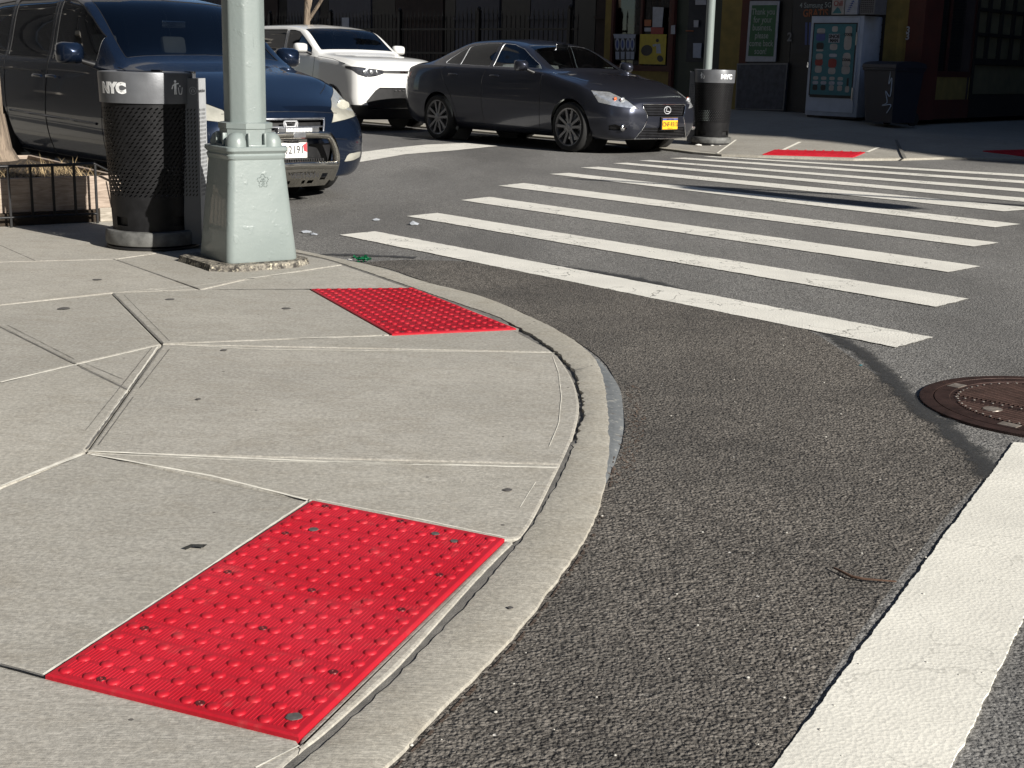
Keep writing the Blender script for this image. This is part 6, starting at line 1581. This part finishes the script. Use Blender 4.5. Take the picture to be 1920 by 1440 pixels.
# ------------------------------------------------------------------ unseen surroundings (blocks shaped to cut sky light, shade and reflect)
def block(name, e0, e1, n0, n1, H, mat, label, rows, cols, faces, rz=A_E):
    t = thing(name, SP(e0, n0, 0), label, 'building', rz)
    mb = MB(); mb.box(0,0,0,e1-e0,n1-n0,H); mb.box(-.15,-.15,H,e1-e0+.15,n1-n0+.15,H+.4); mb.build('wall', mat, t)
    src = None
    for fc in faces:
        L = e1-e0 if fc in 'ns' else n1-n0
        for r_ in range(rows):
            for c_ in range(cols):
                if src is None:
                    mb = MB(); mb.box(-.5,-.04,0,.5,.0,1.6); src = mb.build('window', M['winpane'], t); o = src
                    mb = MB(); mb.box(-.62,-.10,-.12,.62,.02,0); mb.box(-.58,-.06,1.6,.58,.02,1.75); mb.build('sill', M['trim'], src)
                else: o = copy_tree(src, t)
                u = L*(c_+.5)/cols; z = 1.4+3.1*r_
                o.location, o.rotation_euler = {'n': ((u, n1-n0, z), (0,0,PI)), 's': ((u, 0, z), (0,0,0)), 'e': ((e1-e0, u, z), (0,0,PI/2)), 'w': ((0, u, z), (0,0,-PI/2))}[fc]
    return t
block('unseen_building', -42, -5.5, -14, -1.2, 34, M['brick'], 'unseen added brick block on the near side, left of the photo', 4, 9, 'n')  # added for car reflections, then raised to hide more sky
block('unseen_building', 3.0, 30, 21.2, 32, 22, M['brick'], 'brick apartment block across the side street, out of the photo to the right', 3, 7, 's')
block('unseen_building', -75, -48, -2, 26, 32, M['brick'], 'unseen brick block raised to close off sky up the street, out of the photo', 4, 6, 'e')  # unseen height raised to keep sky light out of the street
# traffic signal on a mast arm off to the right; its shadow lies across the crosswalk
block('unseen_building', 14, 44, -24, -3.5, 30, M['brick'], 'unseen brick block added behind the camera to the right to cut sky light, out of the photo', 5, 8, 'n')  # unseen block added to hide the sky behind and to the right
block('unseen_building', 85, 100, -45, 60, 30, M['brick'], 'long unseen brick block added far behind the camera to cut sky light, out of the photo', 5, 14, 'w')  # unseen block added to close the street end against the sky
block('unseen_tower', -30, 40, 33, 45, 26, M['brick'], 'tall unseen tower added behind the corner store to cut sky light, above the photo', 7, 12, 's')  # unseen tower added to hide sky and deepen the shade
t = thing('traffic_signal', (15.5, 4.0, 0), 'traffic signal on a mast arm right of the photo, its shadow on the crosswalk', 'traffic signal')
sp = Vector((9.97-15.5, 6.23-4.0, 5.1))
mb = MB(); mb.lathe([(.2,0),(.2,.5),(.12,.6),(.09,7)], 14); mb.build('pole', M['pole'], t, 40)
mb = MB(); mb.tube([(0,0,5.6),(sp.x*.5,sp.y*.5,5.95),(sp.x*1.16,sp.y*1.16,5.95)], [.07,.055,.04], 10); mb.build('mast_arm', M['pole'], t, 40)
for dx in (0,):
    mb = MB(); mb.T = Matrix.Translation((sp.x+dx, sp.y, 4.55))@Matrix.Rotation(R(20), 4, 'Z'); mb.box(-.24,-.16,0,.24,.16,1.15,.03); mb.box(-.03,-.03,1.15,.03,.03,1.4); hd = mb.build('signal_head', M['signal'], t)
    mb = MB(); mb.T = Matrix.Translation((sp.x+dx, sp.y, 4.55))@Matrix.Rotation(R(20), 4, 'Z')
    for k in range(3): mb.sphere((0,-.15,.19+.35*k), .12, 12, 6, (1,.3,1))
    mb.build('lens', M['lamp_red'], hd)

# ------------------------------------------------------------------ manhole cover
mc = G(1733, 752)+Vector((.485, -.09, 0)); mc = Vector((2.065, 4.918, 0)); mr = .508
t = thing('manhole_cover', (mc.x, mc.y, .0), 'brown iron manhole cover in the road at the right edge', 'manhole cover', R(35))
mb = MB(); mb.lathe([(mr,.0),(mr,.010),(mr-.012,.012),(mr-.05,.012),(mr-.052,.006)], 96); mb.build('frame', M['iron'], t, 40)
mb = MB(); rc = mr-.055; mb.lathe([(rc,.004),(rc,.012),(rc-.055,.012),(rc-.058,.009),(0,.009)], 96)
for k in range(46):                                         # ribs filling the disc, broken by radial bands
    y = -rc+.07+k*.0172
    hw2 = (rc-.075)**2-y*y
    if hw2 <= 0: continue
    hw_ = math.sqrt(hw2)
    for x0_, x1_ in ((-hw_, -.19-.25*y), (-.12-.25*y, .12+.25*y), (.19+.25*y, hw_)):
        x0_, x1_ = max(x0_, -hw_), min(x1_, hw_)
        if x1_-x0_ > .03: mb.box(x0_, y-.0035, .009, x1_, y+.0035, .0135)
mb.build('lid', M['iron'], t, 40)
mb = MB()
for k in range(60):
    a = 2*PI*k/60; mb.sphere(((rc-.085)*math.cos(a), (rc-.085)*math.sin(a), .0125), .0055, 6, 4, (1,1,.5))
for s_ in (-1, 1):
    for k in range(18):
        y = -.30+k*.035; mb.sphere((s_*(.155+.25*y), y, .0125), .0055, 6, 4, (1,1,.5))
mb.build('studs', M['worn'], t, 60)
mb = MB(); mb.T = Matrix.Translation((-.27,.10,.0)); mb.lathe([(0,.0145),(.035,.0145),(.038,.009)], 16); mb.build('lifting_mark', M['worn'], t, 40)
for a_ in (100, 190, 280): mb = MB(); mb.T = Matrix.Rotation(R(a_), 4, 'Z'); mb.box(rc-.06,-.035,.012,rc-.012,.035,.0142); mb.build('edge_notch', M['worn'], t)

# ------------------------------------------------------------------ small things on the ground
def blob(name, px, py, r, mat, label, cat, z=ZS, h=.0015, sq=1, rot=0):
    p = G(px, py, z+h); mb = MB(); n = 16; rnd = random.Random(int(px*7+py)); pts = []
    for i in range(n):
        a = 2*PI*i/n; q = r*rnd.uniform(.86, 1.1); x, y = q*math.cos(a)*sq, q*math.sin(a); pts.append((x*math.cos(rot)-y*math.sin(rot), x*math.sin(rot)+y*math.cos(rot)))
    mb.prism(pts, 0, h, [(x*.93, y*.93) for x, y in pts]); o = mb.build(name, M[mat]); o.location = (p.x, p.y, z+.0006); return tag(o, label, cat, 'old gum spots' if name == 'gum_spot' else None)
for px, py, r, z, lab in ((588,992,.014,zt+.006,'grey gum spot near the back corner of the near red tile'), (551,1343,.016,zt+.006,'large grey gum spot at the front corner of the near red tile'), (852,1014,.011,zt+.006,'pale grey gum spot on the near red tile beside its right corner'), (816,1000,.012,zt+.006,'faint gum spot on the near red tile, left of the pale one'), (952,918,.014,ZS+.0022,'round dark gum spot on the slab between the near tile and kerb'), (120,578,.030,ZS+.0022,'dark gum spot on the far left slab'), (182,524,.026,ZS+.0022,'dark gum spot on the slab in front of the litter bin'), (319,561,.024,ZS+.0022,'gum spot on the slab between litter bin and second red tile'), (537,578,.024,ZS+.0022,'gum spot close to the second red tile'), (372,748,.010,ZS+.0022,'small black gum spot in the middle of the large slab'), (420,656,.014,ZS+.0022,'faint gum spot beside the middle joint crossing'), (957,1109+30,.007,ZS+.0022,'tiny dark gum spot on the kerb near the tile'), (373,1061,.018,ZS+.0022,'grey smudge of gum left of the near red tile')):
    if px in (373,): continue
    blob('gum_spot', px, py, r, 'gum', lab, 'gum spot', z, .0012)
p = G(365,1029,ZS); mb = MB(); mb.add([(-.030,-.006,.002),(-.012,.012,.006),(.016,.018,.004),(.030,.010,.007),(.022,-.004,.003),(-.002,-.006,.008),(-.014,-.014,.002)], [(0,1,5,6),(1,2,5),(2,3,4,5)]); o = mb.build('leaf', M['leaf']); o.location = (p.x, p.y, ZS+.002); tag(o, 'small dark curled leaf on the slab left of the near red tile', 'leaf')
mb = MB(); w0 = [G(*q) for q in ((1563,1073),(1597,1090),(1620,1094),(1680,1099))]; o0 = w0[0].copy()
mb.tube([(q.x-o0.x, q.y-o0.y, .008) for q in w0], [.0025,.0038,.003,.002], 6); o = mb.build('twig', M['twig'], None, 60); o.location = (o0.x, o0.y, .004); tag(o, 'thin brown twig on the asphalt beside the near white stripe', 'twig')
mb = MB(); rg = random.Random(9)
for k in range(26):
    q = Vector((rg.uniform(-.045,.045), rg.uniform(-.025,.025), rg.uniform(0,.02))); d_ = Vector((rg.uniform(-1,1), rg.uniform(-1,1), rg.uniform(-.2,.8))).normalized()*.03; s_ = d_.cross(Vector((rg.uniform(-1,1),rg.uniform(-1,1),1))).normalized()*.010
    mb.add([q-s_, q+s_, q+d_+s_*.5, q+d_-s_], [(0,1,2,3)])
o = mb.build('plastic_netting', M['green_pl']); p = G(681,492); o.location = (p.x, p.y, .012); tag(o, 'crumpled green plastic on the road at the kerb by the crosswalk', 'litter')
def scrap(name, px, py, s, mat, lab, z=.004, seed=1):
    rg = random.Random(seed); bm = bmesh.new(); bmesh.ops.create_icosphere(bm, subdivisions=1, radius=1)
    for v in bm.verts: v.co = Vector((v.co.x*s*rg.uniform(.6,1.3), v.co.y*s*.6*rg.uniform(.6,1.2), max(0, v.co.z)*s*.6*rg.uniform(.5,1)))
    mb = MB(); mb.addbm(bm); o = mb.build(name, M[mat]); p = G(px, py, z); o.location = (p.x, p.y, z); return tag(o, lab, 'litter')
scrap('paper_scrap', 655, 488, .03, 'paper', 'white paper scrap left of the crumpled green plastic')
scrap('plastic_scrap', 774, 421, .05, 'clear_pl', 'clear crumpled plastic cup between the two nearest crosswalk stripes', seed=3)
scrap('plastic_scrap', 574, 436, .045, 'clear_pl', 'clear plastic scrap on the road just right of the pole base', seed=4)
scrap('plastic_scrap', 587, 440, .03, 'clear_pl', 'smaller clear plastic scrap beside the one near the pole', seed=5)
scrap('plastic_scrap', 705, 413, .035, 'clear_pl', 'flat clear scrap left of the second crosswalk stripe', seed=6)
scrap('plastic_scrap', 1613, 685, .012, 'teal', 'tiny teal plastic fragment on the tar seam', seed=7)
# dead leaves and grit along the kerb foot, pale chips in the asphalt
mb = MB(); rg = random.Random(12); face = resample(smooth_path([G(x, y) for x, y in [(1150,905),(1178,812),(1182,765),(1175,725)]], 5), 80)
for p in face:
    for _ in range(2):
        q = p+Vector((rg.uniform(-.01,.05), rg.uniform(-.02,.02), .003)); a = rg.uniform(0, PI); l = rg.uniform(.006,.016); d_ = Vector((math.cos(a), math.sin(a), rg.uniform(0,.5)))*l; s_ = Vector((-math.sin(a), math.cos(a), 0))*l*.3
        mb.add([q-s_, q+d_-s_*.3, q+d_+s_*.3, q+s_], [(0,1,2,3)])
tag(mb.build('kerb_debris', M['redbrown']), 'dead leaf fragments and grit along the kerb foot', 'debris', kind='stuff')
mb = MB(); kb = resample([p for p in CO if p.y < 5.2], 260)
for i, p in enumerate(kb[:-1]):
    if random.random() < (.25 if p.y < 3.3 else .7): continue
    t_ = (kb[i+1]-p).normalized(); s_ = Vector((t_.y, -t_.x, 0)); q = p+s_*.010; ww = random.uniform(.002,.010)
    mb.add([Vector((q.x, q.y, .006)), Vector((q.x, q.y, .006))+s_*ww, Vector((q.x, q.y, .006))+s_*ww+t_*.02, Vector((q.x, q.y, .006))+t_*.02], [(0,1,2,3)])
tag(mb.build('kerb_grit', M['redbrown']), 'rusty grit line along the foot of the kerb', 'grit', kind='stuff')
mb = MB()
for k in range(60):
    px = rg.uniform(760,1900); py = rg.uniform(640,1430); p = G(px, py, .004)
    if px < 1180 and py < 1440-(px-720)*1.35: continue
    s = rg.uniform(.0015,.0045); mb.sphere((p.x, p.y, .0065), s, 6, 4, (1,1,.6))
tag(mb.build('asphalt_chips', M['pebble'], None, 60), 'pale stone chips scattered over the asphalt', 'stone chips', kind='stuff')
